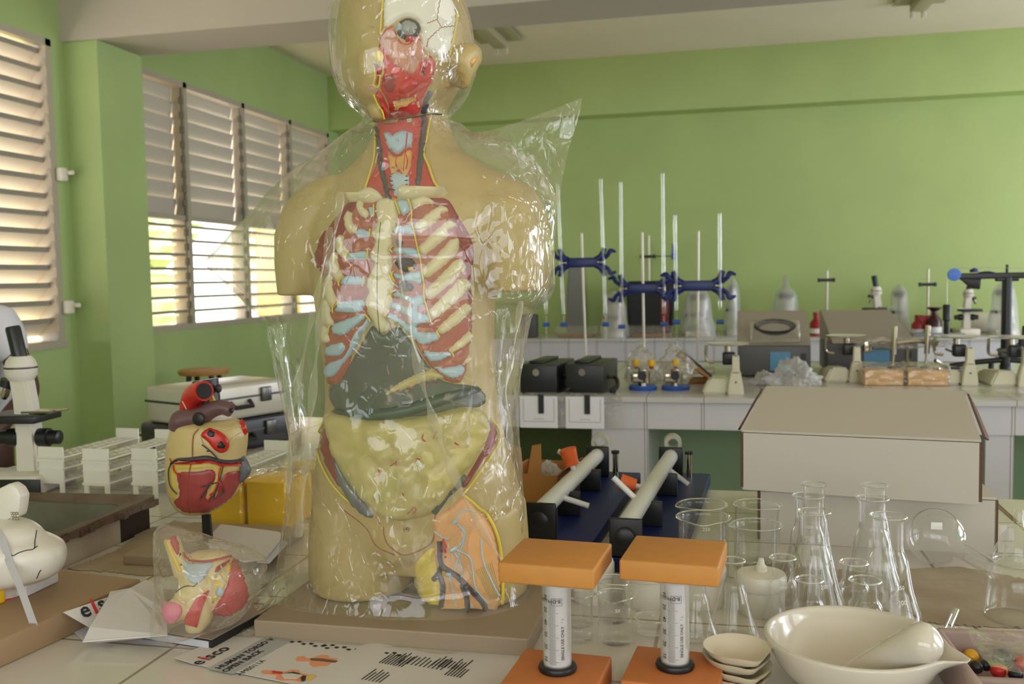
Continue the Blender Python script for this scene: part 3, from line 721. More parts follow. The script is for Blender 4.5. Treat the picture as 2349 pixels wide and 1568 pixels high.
T.poly('clavicle', Cc([(335, 88), (350, 62), (450, 58), (530, 22), (585, 28), (628, 75), (640, 108), (560, 142), (460, 128), (350, 124)]), 'bone', .017, 11)
T.poly('clavicle', Cc([(742, 60), (750, 15), (790, 2), (870, 8), (1000, 18), (1122, 22), (1142, 44), (1120, 68), (960, 84), (800, 104), (745, 102)]), 'bone', .017, 11)
# --- belly
T.poly('liver', [(838, 768), (857, 744), (878, 766), (898, 752), (920, 750), (942, 778), (985, 838), (1018, 872), (1098, 888), (1108, 930), (1000, 950), (900, 960), (800, 952), (762, 930), (756, 885), (790, 852), (818, 805)], 'liver_grey', .004, 8)
T.strip('stomach', [(880, 905), (930, 880), (985, 858), (1020, 866)], [8, 28, 30, 12], 'omentum', .008)
T.strip('pancreas', [(880, 900), (960, 885), (1030, 868)], [5, 8, 6], 'muscle', .011)
T.strip('colon', [(768, 940), (850, 950), (930, 940), (1020, 912), (1098, 890)], [14, 30, 34, 32, 16], 'colon_green', .013)
T.strip('colon_band', [(890, 925), (950, 918), (1020, 900)], [5, 8, 5], 'nerve_blue', .0155)
om = T.poly('omentum', [(758, 946), (850, 958), (960, 954), (1060, 930), (1104, 944), (1116, 985), (1092, 1050), (1050, 1108), (1010, 1158), (960, 1188), (890, 1188), (842, 1150), (800, 1100), (768, 1030)], 'omentum', .02, 34, 10, lump=.007)
rv = random.Random(3)
T.lines('blood_vessels', [[(x, y), (x+rv.uniform(-8, 8), y+8), (x+rv.uniform(-12, 12), y+17)] for x, y in ((975, 990), (960, 1030), (1000, 985), (880, 1070), (930, 1110), (915, 1045), (955, 1150), (875, 1172), (1035, 1000), (968, 1035), (938, 1115)) for _ in range(2)], .0005, 'artery_red', om, lift=38)
T.poly('groin_muscle', [(752, 962), (737, 1000), (738, 1040), (760, 1090), (790, 1130), (812, 1152), (818, 1142), (785, 1090), (766, 1030), (762, 990)], 'muscle_dark', .004, 5)
T.poly('groin_muscle', [(1118, 962), (1139, 990), (1133, 1020), (1100, 1072), (1066, 1122), (1056, 1114), (1088, 1060), (1114, 1010)], 'muscle_dark', .004, 5)
T.poly('iliac_muscle', [(766, 1045), (800, 1102), (838, 1150), (860, 1188), (832, 1182), (800, 1150), (775, 1105)], 'iliac_grey', .005, 6)
T.poly('iliac_muscle', [(985, 1152), (1020, 1095), (1062, 1082), (1070, 1104), (1030, 1142), (1000, 1182)], 'colon_green', .006, 6)
T.lines('yellow_outline', [[(748, 965), (733, 1000), (733, 1042), (756, 1095), (788, 1135), (815, 1158)], [(1121, 960), (1143, 990), (1137, 1022), (1104, 1076), (1066, 1128)]], .0015, 'fat_yellow', lift=2)
T.lines('joint_line', [[(880, 1207), (881, 1225), (890, 1248), (912, 1266), (930, 1272), (962, 1262), (990, 1244), (997, 1215), (998, 1180)], [(790, 1170), (840, 1210), (862, 1250), (905, 1272)]], .0008, 'suture_brown', lift=.5)
T.lines('joint_line', [[(852, 275), (885, 279), (940, 268), (985, 262), (1012, 263)]], .0008, 'ink', lift=2)
T.text('printed_number', '(4)', 926, 1216, 13, 'ink', .002)
th = T.poly('thigh_tissue', Lg([(1395, 270), (1500, 200), (1610, 112), (1700, 190), (1790, 290), (1842, 430), (1866, 600), (1872, 800), (1862, 930), (1700, 950), (1450, 930), (1440, 760), (1405, 560), (1390, 400)]), 'tissue_orange', .005, 6)
T.poly('thigh_fat', Lg([(1262, 600), (1390, 480), (1404, 560), (1440, 760), (1430, 920), (1340, 925), (1312, 880), (1262, 720)]), 'fat_yellow', .005, 8)
T.lines('yellow_outline', [Lg([(1610, 108), (1700, 188), (1795, 290), (1848, 430), (1872, 600), (1878, 800), (1868, 930)])], .0022, 'fat_yellow', lift=2)
T.lines('thigh_vein', [Lg([(1438, 430), (1458, 580), (1482, 625), (1570, 685), (1640, 760), (1730, 860), (1768, 930)]), Lg([(1472, 600), (1450, 660), (1475, 760), (1460, 920)]), Lg([(1450, 660), (1410, 710)]), Lg([(1600, 740), (1636, 850), (1636, 930)]), Lg([(1730, 860), (1840, 925)])], .0038, 'vein_grey', th, lift=1.4)
T.strip('femoral_artery', Lg([(1470, 405), (1480, 470), (1492, 560)]), [9, 16, 8], 'artery_red', .011)
for x, y, r in ((1550, 295, 32), (1542, 495, 36), (1515, 668, 38), (1440, 690, 24)): T.poly('lymph_node', Lg(ell(x, y, r, r*.85, 10)), 'nerve_blue', .009, 6, 5)
T.lines('nerves', [Lg(q) for q in ([(1550, 295), (1610, 210), (1690, 245)], [(1570, 310), (1622, 390), (1570, 480)], [(1520, 420), (1470, 410), (1400, 360)], [(1542, 495), (1600, 620), (1600, 760), (1690, 930)], [(1570, 500), (1660, 560), (1690, 760), (1780, 880)], [(1730, 420), (1740, 560), (1790, 700), (1850, 820)], [(1515, 668), (1540, 800), (1560, 900)], [(1550, 640), (1620, 400), (1600, 330)])], .0013, 'nerve_blue', th, lift=4)
T.lines('muscle_fibres', [Lg([(1690+k*12, 640-k*6), (1740+k*11, 740), (1790+k*7, 850-k*2)]) for k in range(10)], .0007, 'skin_pvc', th, lift=7)
# ------------------------------------------------------------------ clear bag over the torso
glassy('film', (.97, .97, .95), .06, .5, .07, .075, (236, 228, 206), .9, 55, 2.2, (1, 1, .5))
glassy('film_fold', (.95, .95, .93), .1, .5, .16, .2, (236, 230, 214), .7, 40, 2.0, (1, 1, .4))
glassy('film_small', (.97, .97, .96), .07, .5, .1, .1, (236, 230, 220), .9, 45, 2.2)
glassy('film_milky', (.93, .93, .93), .06, .4, .25, .42, (232, 232, 230), .7, 30, 2.0)
def rows_interp(rows, step):
    rows = [[float(x) for x in r] for r in rows]; out = []
    for a, c in zip(rows, rows[1:]):
        k = max(1, int(round((c[0]-a[0])/step)))
        for i in range(k): out.append([x+(y-x)*i/k for x, y in zip(a, c)])
    out.append(rows[-1]); return out
def film_loft(rows, yc, n=150, step=9, ex=1.8, amp=.004, org=V((0, 0, 0)), zmin=TOP+.003, seed=0, flat=(), body=None):
    b = BM(); rings = []
    for r in rows_interp(rows, step):
        py, xl, xr, fr, bk = r[:5]; e = r[5] if len(r) > 5 else ex; bod = body(py) if body else None
        a = AY(xl, py, yc); c = AY(xr, py, yc); z = max((a.z+c.z)/2, zmin); cx = (a.x+c.x)/2; w = (c.x-a.x)/2
        ring = []
        for j in range(n):
            t = 2*PI*j/n; ct, st = math.cos(t), math.sin(t)
            x = abs(ct)**(2/e)*(1 if ct > 0 else -1); y = abs(st)**(2/e)*(1 if st > 0 else -1)
            yy = (bk if y > 0 else fr)*y
            if bod:
                bx_ = (cx+w*x-bod[0])/bod[1]; bd = bod[2]*max(0, 1-abs(bx_)**8)**.5
                yy = max(yy, bd) if y > 0 else min(yy, -bd)
            p = V((cx+w*x, yc+yy, z))
            q = V((p.x*16+seed, p.y*16, p.z*7)); q2 = V((p.x*45, p.y*45+seed, p.z*30))
            d = (abs(noise.noise(q))-.25)*1.8+(abs(noise.noise(q2))-.2)*.55
            nrm = V((ct*.8, st, 0))
            zz = p.z
            p = p+nrm*amp*d+V((0, 0, amp*.6*noise.noise(q2+V((7, 7, 7)))))
            p.z = max(p.z, zmin)
            ring.append(p-org)
        rings.append(ring)
    rings.reverse()
    return loft(b, rings, False, True)
def torso_body(py):
    if py < 385 or py > 720: return None
    k = min(1, (py-385)/90, (720-py)/30); k = max(k, .01)
    a = AY(636+60*(1-min(1, (py-385)/110)), py, TY).x; c = AY(1268-55*(1-min(1, (py-385)/110)), py, TY).x
    return ((a+c)/2, (c-a)/2, .103*k)
bag = film_loft([(-75, 880, 980, .05, .05, 2), (-55, 822, 1032, .09, .085, 2), (-20, 792, 1056, .118, .105, 2), (40, 777, 1072, .128, .115, 2), (90, 776, 1082, .132, .112, 2), (130, 780, 1092, .134, .105, 2), (175, 788, 1088, .134, .1, 2), (215, 802, 1070, .132, .095, 2), (245, 825, 1042, .126, .085, 2), (262, 842, 1026, .112, .075, 2), (274, 850, 1020, .085, .07, 2),
                 (288, 838, 1052, .085, .075, 1.9), (310, 796, 1080, .095, .085, 1.8), (345, 738, 1150, .102, .092, 1.7), (380, 682, 1225, .11, .098, 1.7), (420, 632, 1262, .118, .102, 1.7), (470, 590, 1280, .13, .108, 1.7), (520, 548, 1276, .14, .11, 1.8), (560, 512, 1272, .145, .11, 1.8), (592, 470, 1270, .145, .112, 1.6), (640, 520, 1266, .145, .112, 1.7), (690, 575, 1245, .145, .11, 1.8), (735, 632, 1216, .142, .108, 2), (800, 640, 1200, .138, .106, 2), (850, 650, 1196, .13, .104, 2),
                 (900, 660, 1190, .128, .103, 2), (1000, 678, 1190, .13, .105, 2), (1100, 676, 1198, .13, .108, 2), (1200, 662, 1204, .125, .11, 2), (1300, 655, 1212, .125, .112, 2.2), (1345, 640, 1222, .135, .115, 2.6), (1390, 590, 1234, .168, .12, 4), (1410, 574, 1240, .172, .12, 8), (1470, 574, 1240, .172, .12, 10)], TY, amp=.0055, body=torso_body)
bo = obj('plastic_bag', bag, 'film', None, True, 180)
tag(bo, 'large clear plastic bag draped over the whole torso, tied in at the neck', 'plastic bag')
def fold(path, w, yoff, name='fold', col='film_fold'):
    """a doubled pleat of the film standing a little proud of the bag"""
    q = smooth_path([(x, y, f) for x, y, f in path], 8); L_, R_ = [], []
    for i, p in enumerate(q):
        d = (q[min(i+1, len(q)-1)]-q[max(i-1, 0)]); d = V((d.x, d.y)).normalized(); wv = w*(.6+.4*math.sin(i*.7))
        a = AY(p.x-d.y*wv/2, p.y+d.x*wv/2, TY-p.z); c = AY(p.x+d.y*wv/2, p.y-d.x*wv/2, TY-p.z-.006)
        L_.append(a); R_.append(c)
    b = BM(); va = [b.verts.new(p) for p in L_]; vm = [b.verts.new((p+s)/2+V((0, -.004, 0))) for p, s in zip(L_, R_)]; vb = [b.verts.new(p) for p in R_]
    for i in range(len(q)-1):
        b.faces.new((va[i], va[i+1], vm[i+1], vm[i])); b.faces.new((vm[i], vm[i+1], vb[i+1], vb[i]))
    return obj(name, b, col, bo, True, 180)
fold([(782, 440, .135), (764, 560, .147), (742, 680, .148), (728, 800, .143), (712, 950, .134), (700, 1080, .134), (684, 1230, .13)], 22, 0)
fold([(905, 500, .152), (922, 640, .155), (945, 780, .15), (975, 900, .143), (1010, 1010, .142), (1050, 1110, .14), (1110, 1220, .136), (1180, 1330, .136)], 26, 0)
fold([(758, 520, .13), (735, 640, .135), (700, 800, .12), (668, 960, .1), (660, 1130, .1)], 18, 0)
fold([(1195, 690, .08), (1178, 800, .09), (1160, 900, .1), (1175, 1040, .1)], 16, 0)
def flap(pts, name='corner_flap'):
    """a loose corner of the bag: front and back sheet meeting along the edges"""
    b = BM()
    c3 = [AY(x, y, TY-f) for x, y, f in pts]
    mid = sum(c3, V((0, 0, 0)))/len(c3)
    for s in (-1, 1):
        N = 10; rim = [b.verts.new(p) for p in c3]; prev = rim
        for k in range(1, 5):
            t = k/5; ring = []
            for i, p in enumerate(c3):
                q = p.lerp(mid, t); o = s*.012*math.sin(t*PI/2)+.006*noise.noise(q*30+V((s*4, 0, 0)))
                ring.append(b.verts.new(q+V((0, o, 0))))
            for i in range(len(c3)):
                b.faces.new((prev[i], prev[(i+1) % len(c3)], ring[(i+1) % len(c3)], ring[i]))
            prev = ring
        b.faces.new(prev)
    return obj(name, b, 'film', bo, True, 180)
flap([(1030, 292, .02), (1060, 308, .02), (1130, 298, .03), (1200, 276, .04), (1270, 250, .05), (1335, 224, .06), (1332, 250, .06), (1318, 300, .06), (1302, 350, .05), (1290, 410, .04), (1282, 470, .02), (1240, 440, .03), (1180, 400, .03), (1110, 370, .03), (1060, 340, .03)])
flap([(470, 590, .02), (520, 545, .03), (565, 500, .03), (610, 470, .03), (640, 560, .03), (650, 660, .03), (640, 735, .03), (590, 700, .03), (530, 645, .02)])

# ------------------------------------------------------------------ heart on its post
mat('post_black', (24, 24, 26), .4)
mat('heart_cream', (206, 182, 124), .35, var=.06, vscale=30)
mat('heart_red', (166, 72, 68), .35, var=.2, vscale=60)
mat('heart_purple', (104, 74, 76), .35)
mat('heart_yellow', (206, 182, 84), .4)
mat('aorta_red', (196, 44, 34), .3)
HP = P(470, 1243, .92); HY = HP.y
heart = thing('heart_model', 'anatomical heart model with red aorta on a black post and tan base', 'anatomical model', (HP.x, HP.y, TOP))
HO = V((HP.x, HP.y, TOP))
b = BM(); prism(b, [(-.10, -.085), (.125, -.085), (.125, .125), (-.10, .125)], 0, .02, .004); obj('base_board', b, 'base_board', heart, False)
b = BM(); plate(b, [V(AY(462, 1180, HY))-HO, V(AY(480, 1180, HY))-HO, V(AY(486, 1250, HY))-HO, V(AY(466, 1250, HY))-HO], (0, 1, 0), .006); obj('post', b, 'post_black', heart, False)
Hh = ZZ(370, 850, 3.824)
def body_rows(b, rows, yc, ex=2.0, n=30, wsc=1.0, dsc=.8):
    rings = []
    for r in rows:
        py, xl, xr = r[:3]
        a = AY(xl, py, yc); c = AY(xr, py, yc); w = (c.x-a.x)/2*wsc; fr = r[3] if len(r) > 3 else w*dsc
        cx, z = (a.x+c.x)/2, (a.z+c.z)/2
        rings.append([V((cx+w*math.cos(2*PI*j/n), yc+fr*math.sin(2*PI*j/n), z)) for j in range(n)])
    rings.reverse(); return loft(b, rings)
def blob(b, px, py, y, r, sc=(1, 1, 1)):
    c = AY(px, py, y); ball(b, c, r*mpp(c), 18, sc)
b = BM()
hr = [(420, 200, 620), (470, 115, 712), (560, 96, 738), (650, 76, 733), (760, 69, 716), (850, 66, 712), (950, 69, 698), (1050, 80, 662), (1130, 102, 600), (1200, 138, 500), (1245, 190, 420), (1257, 235, 370)]
body_rows(b, [(850+y/3.824, 370+x0/3.824, 370+x1/3.824) for y, x0, x1 in hr], HY, wsc=.98, dsc=.85)
b = remesh(b, .003, 5); HB = BVHTree.FromBMesh(b)
for v in b.verts: v.co -= HO
obj('heart_body', b, 'heart_cream', heart, True, 180)
Q = Relief(HB, HO, heart)
Q.poly('ventricle_muscle', Hh([(100, 1150), (150, 1090), (140, 980), (135, 890), (300, 880), (420, 860), (480, 880), (470, 980), (430, 1000), (400, 1110), (430, 1140), (480, 1080), (520, 960), (570, 890), (690, 870), (700, 960), (660, 1060), (600, 1130), (500, 1205), (420, 1248), (300, 1256), (200, 1246), (135, 1200)]), 'heart_red', .0022, 5, 6)
Q.poly('fat_pad', Hh([(75, 780), (110, 820), (430, 815), (560, 850), (712, 835), (700, 870), (570, 885), (520, 950), (490, 1060), (430, 1140), (405, 1110), (440, 1000), (480, 900), (420, 855), (300, 875), (130, 885), (135, 980), (145, 1090), (95, 1140), (72, 1000), (68, 880)]), 'heart_yellow', .0014, 5, 6)
Q.strip('coronary_artery', Hh([(110, 812), (200, 812), (430, 796), (540, 822), (712, 818)]), [4, 8, 10, 10, 8], 'aorta_red', .0055, 4)
Q.strip('coronary_vein', Hh([(90, 820), (140, 780), (260, 776), (400, 762), (520, 792), (620, 796), (712, 775)]), [4, 8, 11, 11, 10, 9, 8], 'vein_grey', .0065, 4)
for q in ([(520, 830), (500, 900), (495, 960), (460, 1050), (400, 1140)], [(495, 960), (520, 1000), (515, 1050)], [(715, 820), (712, 880), (700, 990)], [(120, 820), (130, 880), (180, 920)], [(93, 765), (105, 800)], [(460, 1050), (420, 1080)]): Q.line('artery_branch', Hh(q), .0013, 'aorta_red', lift=3)
for q in ([(545, 800), (520, 900), (505, 965), (470, 1060), (420, 1130)], [(505, 965), (430, 990), (350, 1010)], [(470, 1060), (455, 1110)], [(100, 815), (80, 880), (92, 1000), (150, 1075)], [(430, 990), (380, 1060), (340, 1110)], [(505, 780), (430, 700), (360, 645)], [(430, 700), (400, 700)], [(505, 965), (540, 1050), (500, 1090)]): Q.line('vein_branch', Hh(q), .0011, 'vein_grey', lift=3.4)
Q.lines('joint_line', [Hh([(330, 515), (290, 560), (278, 640), (275, 760), (255, 860), (238, 1000), (235, 1140), (255, 1240)])], .0008, 'suture_brown', lift=3)
pv = Q.poly('pulmonary_veins', Hh([(345, 570), (380, 515), (440, 502), (520, 530), (590, 600), (592, 680), (540, 722), (470, 700), (400, 620)]), 'aorta_red', .007, 9, 5)
Q.poly('vessel_opening', Hh(ell(437, 556, 42, 38)), 'post_black', .0085, 3, 4, parent=pv); Q.poly('vessel_opening', Hh(ell(521, 648, 42, 40)), 'post_black', .0085, 3, 4, parent=pv)
Q.lines('white_seam', [Hh([(345, 580), (380, 660), (450, 700), (520, 730), (590, 700)]), Hh([(480, 500), (560, 520), (660, 480)]), Hh([(590, 640), (640, 580), (700, 540)])], .0007, 'bone', lift=3)
Q.poly('auricle', Hh([(640, 412), (680, 410), (725, 480), (745, 560), (735, 590), (705, 520), (680, 450)]), 'aorta_red', .007, 5, 5)
b = BM(); pts = [AY(*q, HY-.03) for q in Hh([(150, 520), (175, 440), (250, 420), (340, 400), (450, 340), (540, 320), (612, 348)])]
tube(b, [p-HO for p in pts], [.016, .019, .017, .0155, .0135, .012, .0115], 20); pa = obj('pulmonary_artery', b, 'heart_purple', heart)
b = BM(); c = AY(*Hh([(327, 424)])[0], HY-.0475); ball(b, c-HO, .0112, 20, (1, .3, 1)); obj('vessel_opening', b, 'post_black', pa)
b = BM(); c = AY(*Hh([(617, 350)])[0], HY-.032); ball(b, c-HO, .004, 12, (.6, .8, 1)); obj('vessel_opening', b, 'post_black', pa)
b = BM(); pts = [AY(*q, HY-f) for q, f in zip(Hh([(250, 400), (255, 310), (280, 230), (330, 190), (375, 178)]), (.01, .012, .018, .03, .042))]
tube(b, [p-HO for p in pts], [.016, .0175, .0185, .018, .0165], 22); ao = obj('aorta', b, 'aorta_red', heart)
b = BM(); dd = (pts[-1]-pts[-2]).normalized(); M = dd.to_track_quat('Z', 'Y').to_matrix(); cyl(b, pts[-1]-HO-dd*.001, .0132, .0022, 24, M); obj('vessel_opening', b, 'post_black', ao)
b = BM(); pts = [AY(*q, HY+.012) for q in Hh([(410, 380), (402, 250), (392, 130), (385, 78)])]
tube(b, [p-HO for p in pts], [.022, .0215, .021, .0215], 22); vc = obj('vena_cava', b, 'vein_grey', heart)
b = BM(); blob(b, *Hh([(500, 155)])[0], HY+.005, 8, (1, 1, 1.3)); 
for v in b.verts: v.co -= HO
obj('vein_stump', b, 'vein_grey', vc)
b = BM(); plate(b, [AY(*q, HY+.01)-HO for q in Hh([(715, 710), (765, 780), (803, 862), (780, 920), (710, 985), (690, 850)])], (0, -1, 0), .016, .004); obj('atrium_lobe', b, 'iliac_grey', heart)
b = BM(); plate(b, [AY(*q, HY-.012)-HO for q in Hh([(452, 200), (480, 262), (436, 272)])], (0, -1, 0), .006); obj('fat_wedge', b, 'heart_yellow', heart, False)
Hl = [AY(*q, HY-.033) for q in Hh([(183, 265), (205, 305), (228, 350)])]
b = BM(); tube(b, [p-HO for p in Hl], .0009, 6); obj('white_seam', b, 'bone', ao)

# ------------------------------------------------------------------ bagged organ model lying on the thin case
BY = 1.074
KO = P(470, 1468, TOP); KO = V((KO.x, BY, TOP))
organ = thing('pelvic_organ_model', 'bagged painted organ model with pink tip and red striped muscle, beside the torso base', 'anatomical model', KO)
K = ZZ(340, 1180, 5.057)
mat('organ_cream', (216, 194, 140), .4); mat('organ_pink', (222, 120, 148), .3); mat('organ_yellow', (224, 190, 84), .4); mat('organ_red', (186, 50, 52), .35, var=.2, vscale=60); mat('organ_blue', (176, 188, 194), .35); mat('organ_green', (66, 90, 70), .4)
b = BM()
def kb(x, y, r, sc=(1, 1, 1), dy=0): q = K([(x, y)])[0]; blob(b, q[0], q[1], BY+dy, r/5.057, sc)
kb(700, 620, 250, (1.45, .9, .85), .02); kb(950, 880, 240, (.85, .9, 1.25)); kb(560, 800, 220, (1, .8, 1)); kb(590, 1080, 210, (.85, .7, 1.25), -.01); kb(540, 1290, 150, (.8, .6, 1.0), -.015); kb(300, 1120, 150, (.9, .8, .95), -.02); kb(430, 940, 130, (1, .9, .8), -.015)
q = K([(270, 270), (330, 470), (400, 700)]); tube(b, [AY(*q[0], BY), AY(*q[1], BY), AY(*q[2], BY)], .011, 12)
b = remesh(b, .0028, 4); KB = BVHTree.FromBMesh(b)
for v in b.verts:
    v.co.z = max(v.co.z, TOP+.0138); v.co -= KO
obj('organ_body', b, 'organ_cream', organ, True, 180)
Q = Relief(KB, KO, organ)
Q.poly('yellow_limb', K([(180, 270), (220, 245), (330, 470), (395, 640), (360, 680), (270, 520)]), 'organ_yellow', .002, 5, 5)
Q.poly('red_limb', K([(225, 240), (300, 205), (350, 300), (370, 400), (330, 470)]), 'organ_red', .003, 5, 5)
Q.poly('green_duct', K([(355, 420), (390, 385), (385, 500), (400, 620), (375, 600)]), 'organ_green', .005, 4, 5)
Q.poly('upper_ridge', K([(390, 430), (420, 400), (560, 520), (720, 430), (900, 420), (1060, 450), (900, 510), (700, 560), (480, 560)]), 'organ_cream', .004, 6, 5)
Q.poly('blue_wall', K([(395, 500), (480, 555), (760, 550), (700, 680), (600, 800), (480, 790), (420, 680)]), 'organ_blue', .003, 6, 5)
Q.lines('red_rim', [K([(390, 440), (430, 510), (520, 545), (700, 548), (900, 510), (1050, 460)])], .0016, 'organ_red', lift=2)
Q.poly('red_block', K([(980, 490), (1065, 450), (1080, 600), (1130, 800), (1165, 960), (1060, 1110), (900, 1180), (755, 1130), (800, 1010), (860, 930), (920, 760)]), 'organ_red', .004, 6, 6)
Q.poly('red_web', K([(790, 600), (980, 500), (800, 680)]), 'organ_red', .003, 4, 5)
Q.poly('yellow_panel', K([(830, 660), (970, 540), (930, 750), (850, 930), (790, 1000), (740, 1080), (750, 900), (770, 740)]), 'organ_yellow', .003, 5, 5)
Q.poly('blue_disc', K(ell(842, 885, 56, 78)), 'organ_blue', .0045, 5, 5)
Q.lines('blue_cords', [K([(865, 625), (900, 690), (930, 740)]), K([(825, 690), (870, 750), (910, 810)])], .0012, 'organ_blue', lift=4)
Q.poly('pink_tip', K([(175, 1000), (280, 1005), (370, 1040), (400, 1110), (370, 1200), (280, 1285), (190, 1260), (150, 1140)]), 'organ_pink', .003, 7, 5)
Q.lines('striped_fibres', [K([(700-k*14, 880+k*10), (620-k*16, 1080+k*8), (560-k*18+k*k*.4, 1300-k*4)]) for k in range(11)], .0011, 'aorta_red', lift=1.2)
Q.poly('red_spot', K(ell(1010, 900, 24, 34, 8)), 'hole_dark', .0045, 3, 4)
Q.lines('joint_line', [K([(170, 1150), (200, 1060), (300, 930), (430, 830), (540, 830)]), K([(525, 560), (560, 680), (575, 780), (530, 830)])], .0006, 'ink', lift=2)
fb = film_loft([(1180+y/5.057, 340+x0/5.057, 340+x1/5.057, f, f) for y, x0, x1, f in ((115, 148, 166, .004), (180, 118, 300, .02), (240, 112, 520, .03), (330, 112, 800, .04), (420, 112, 1120, .05), (530, 116, 1350, .055), (620, 118, 1365, .055), (780, 120, 1290, .058), (950, 122, 1220, .06), (1080, 112, 1150, .06), (1200, 104, 1050, .06), (1300, 115, 800, .055), (1400, 220, 690, .05), (1465, 330, 600, .04))], BY-.005, 90, 5, 1.8, .0035, V((0, 0, 0)), TOP+.014, 3)
o = obj('small_plastic_bag', fb, 'film_small', None, True, 180); tag(o, 'small clear plastic bag around the painted organ model', 'plastic bag')

# ------------------------------------------------------------------ thin case, papers
mat('paper_white', (206, 200, 196), .6); mat('paper_lavender', (196, 194, 204), .6); mat('case_top', (156, 140, 130), .4); mat('case_black', (28, 28, 30), .35)  # the second paper tone is plain pale lavender stock
mat('print_black', (40, 38, 40), .7); mat('print_red', (196, 40, 36), .7); mat('print_grey', (168, 168, 170), .7); mat('print_skin', (224, 150, 112), .7); mat('print_brown', (110, 80, 60), .7); mat('print_yellow', (214, 180, 110), .7)
F0, F1, F2 = P(338, 1466, TOP), P(487, 1490, TOP), P(592, 1432, TOP)
ex = (F1-F0).normalized(); ey = V((-ex.y, ex.x, 0))
L1, L2 = (F1-F0).length, .135
t = thing('thin_case', 'thin dark-edged case with a tan lid under the bagged organ model', 'case', F0, math.atan2(ex.y, ex.x))
b = BM(); box(b, (L1/2-.05, L2/2, .006), (L1+.1, L2, .012), bev=.001); obj('case_body', b, 'case_black', t, False)
b = BM(); box(b, (L1/2-.05, L2/2, .0125), (L1+.097, L2-.003, .001)); obj('lid', b, 'case_top', t, False)
b = BM(); box(b, (L1/2-.05, -.0004, .006), (L1+.09, .001, .009)); obj('edge_label', b, 'paper_lavender', t, False)
def sheet(name, label, px, z, th=.0007, m='paper_white', cat='paper', group=None, zs=None):
    b = BM(); plate(b, [P(x, y, z if zs is None else zs[i]) for i, (x, y) in enumerate(px)], (0, 0, 1), th)
    o = obj(name, b, m, None, False); return tag(o, label, cat, group)
sheet('loose_paper', 'blank white sheets lying behind the heart model beside the yellow boxes', [(478, 1235), (507, 1205), (636, 1222), (652, 1228), (608, 1284), (560, 1290), (480, 1260)], .9222, .003)
sheet('loose_paper', 'lavender edge of a sheet slipped under the blank papers behind the heart model', [(600, 1240), (655, 1240), (660, 1246), (618, 1292), (590, 1290)], .9205, .0008, 'paper_lavender')
lp = [P(x, y, z) for x, y, z in ((144, 1404, .9375), (248, 1369, .9378), (205, 1439, .912))]
n1 = (lp[1]-lp[0]).cross(lp[2]-lp[0]).normalized(); n1 = n1 if n1.z > 0 else -n1
def on_leaf(px, py): d = ray(px, py); return EYE+d*((lp[0]-EYE).dot(n1)/d.dot(n1))
b = BM(); plate(b, [lp[0], lp[1], on_leaf(262, 1378), on_leaf(250, 1452), lp[2]], n1, .0006); lf = obj('leaflet', b, 'paper_white', None, False); tag(lf, 'leaflet with a black and red logo, half hidden under the folded white sheet', 'leaflet')
def on_plane(o, ex, ey, n=V((0, 0, 1)), lift=.0011):
    return lambda x, y: o+ex*x+ey*y+n*lift
# logo letters on the half-hidden leaflet
o1 = on_leaf(188, 1419); e1 = (on_leaf(240, 1399)-o1).normalized(); u1 = n1.cross(e1).normalized()
b = BM(); text_bm(b, 'e', .03, on_plane(o1, e1, u1, n1, .0022), bold=.0006); text_bm(b, 'sco', .03, on_plane(o1+e1*.026, e1, u1, n1, .0022), bold=.0006); obj('logo_print', b, 'print_black', lf, False)
b = BM(); text_bm(b, 'i', .032, on_plane(o1+e1*.0175, e1, u1, n1, .0024), bold=.0008); obj('logo_print', b, 'print_red', lf, False)
fp = [(252, 1357, .943), (298, 1349, .942), (334, 1330, .94), (372, 1340, .935), (382, 1400, .928), (384, 1455, .919), (191, 1470, .914), (206, 1437, .925), (248, 1369, .943)]
b = BM(); plate(b, [P(*q) for q in fp], (0, 0, 1), .0006)
plate(b, [P(191, 1471, .913), P(230, 1474, .905), P(384, 1457, .917), P(384, 1440, .916)], (0, 0, 1), .0006)
tube(b, [P(191, 1471, .9135), P(290, 1463, .916), P(384, 1456, .9185)], .0012, 8)
o = obj('folded_sheet', b, 'paper_white', None, False); tag(o, 'folded blank white sheet propped between brown box and bagged organ model', 'paper')
sheet('loose_paper', 'curled corner of paper sticking out below the half-hidden leaflet', [(150, 1432), (205, 1425), (260, 1445), (190, 1470), (160, 1440)], .902, .0007, 'paper_lavender', zs=[.903, .902, .901, .901, .902])
# instruction sheet in front of the base
L0 = P(405, 1512, .9012); ex = (P(605, 1477, .9012)-P(500, 1535, .9012)).normalized(); dn = V((ex.y, -ex.x, 0))
def inpt(px, py): v = P(px, py, .9012)-L0; return v.dot(ex), v.dot(dn)
t = thing('instruction_sheet', 'open printed instruction sheet showing two torso pictures, in front of the torso base', 'leaflet', L0, math.atan2(ex.y, ex.x))
PH = .21
b = BM(); NX, NY = 8, 16; gg = []
for side in (0, 1):
    g = []
    for j in range(NY+1):
        r = []
        for i in range(NX+1):
            x, y = -.004+.172*i/NX, PH*2*j/NY
            r.append(b.verts.new((x, -y, .0010-side*.0006+.003*math.exp(-((y-PH)/.014)**2)+.003*max(0, 1-y/.03)*max(0, 1-x/.04))))
        g.append(r)
    gg.append(g)
for j in range(NY):
    for i in range(NX):
        t0, b0 = gg
        b.faces.new((t0[j][i], t0[j+1][i], t0[j+1][i+1], t0[j][i+1])); b.faces.new((b0[j][i+1], b0[j+1][i+1], b0[j+1][i], b0[j][i]))
rim = lambda g: [g[0][i] for i in range(NX)]+[g[j][NX] for j in range(NY)]+[g[NY][NX-i] for i in range(NX)]+[g[NY-j][0] for j in range(NY)]
ra, rb = rim(gg[0]), rim(gg[1])
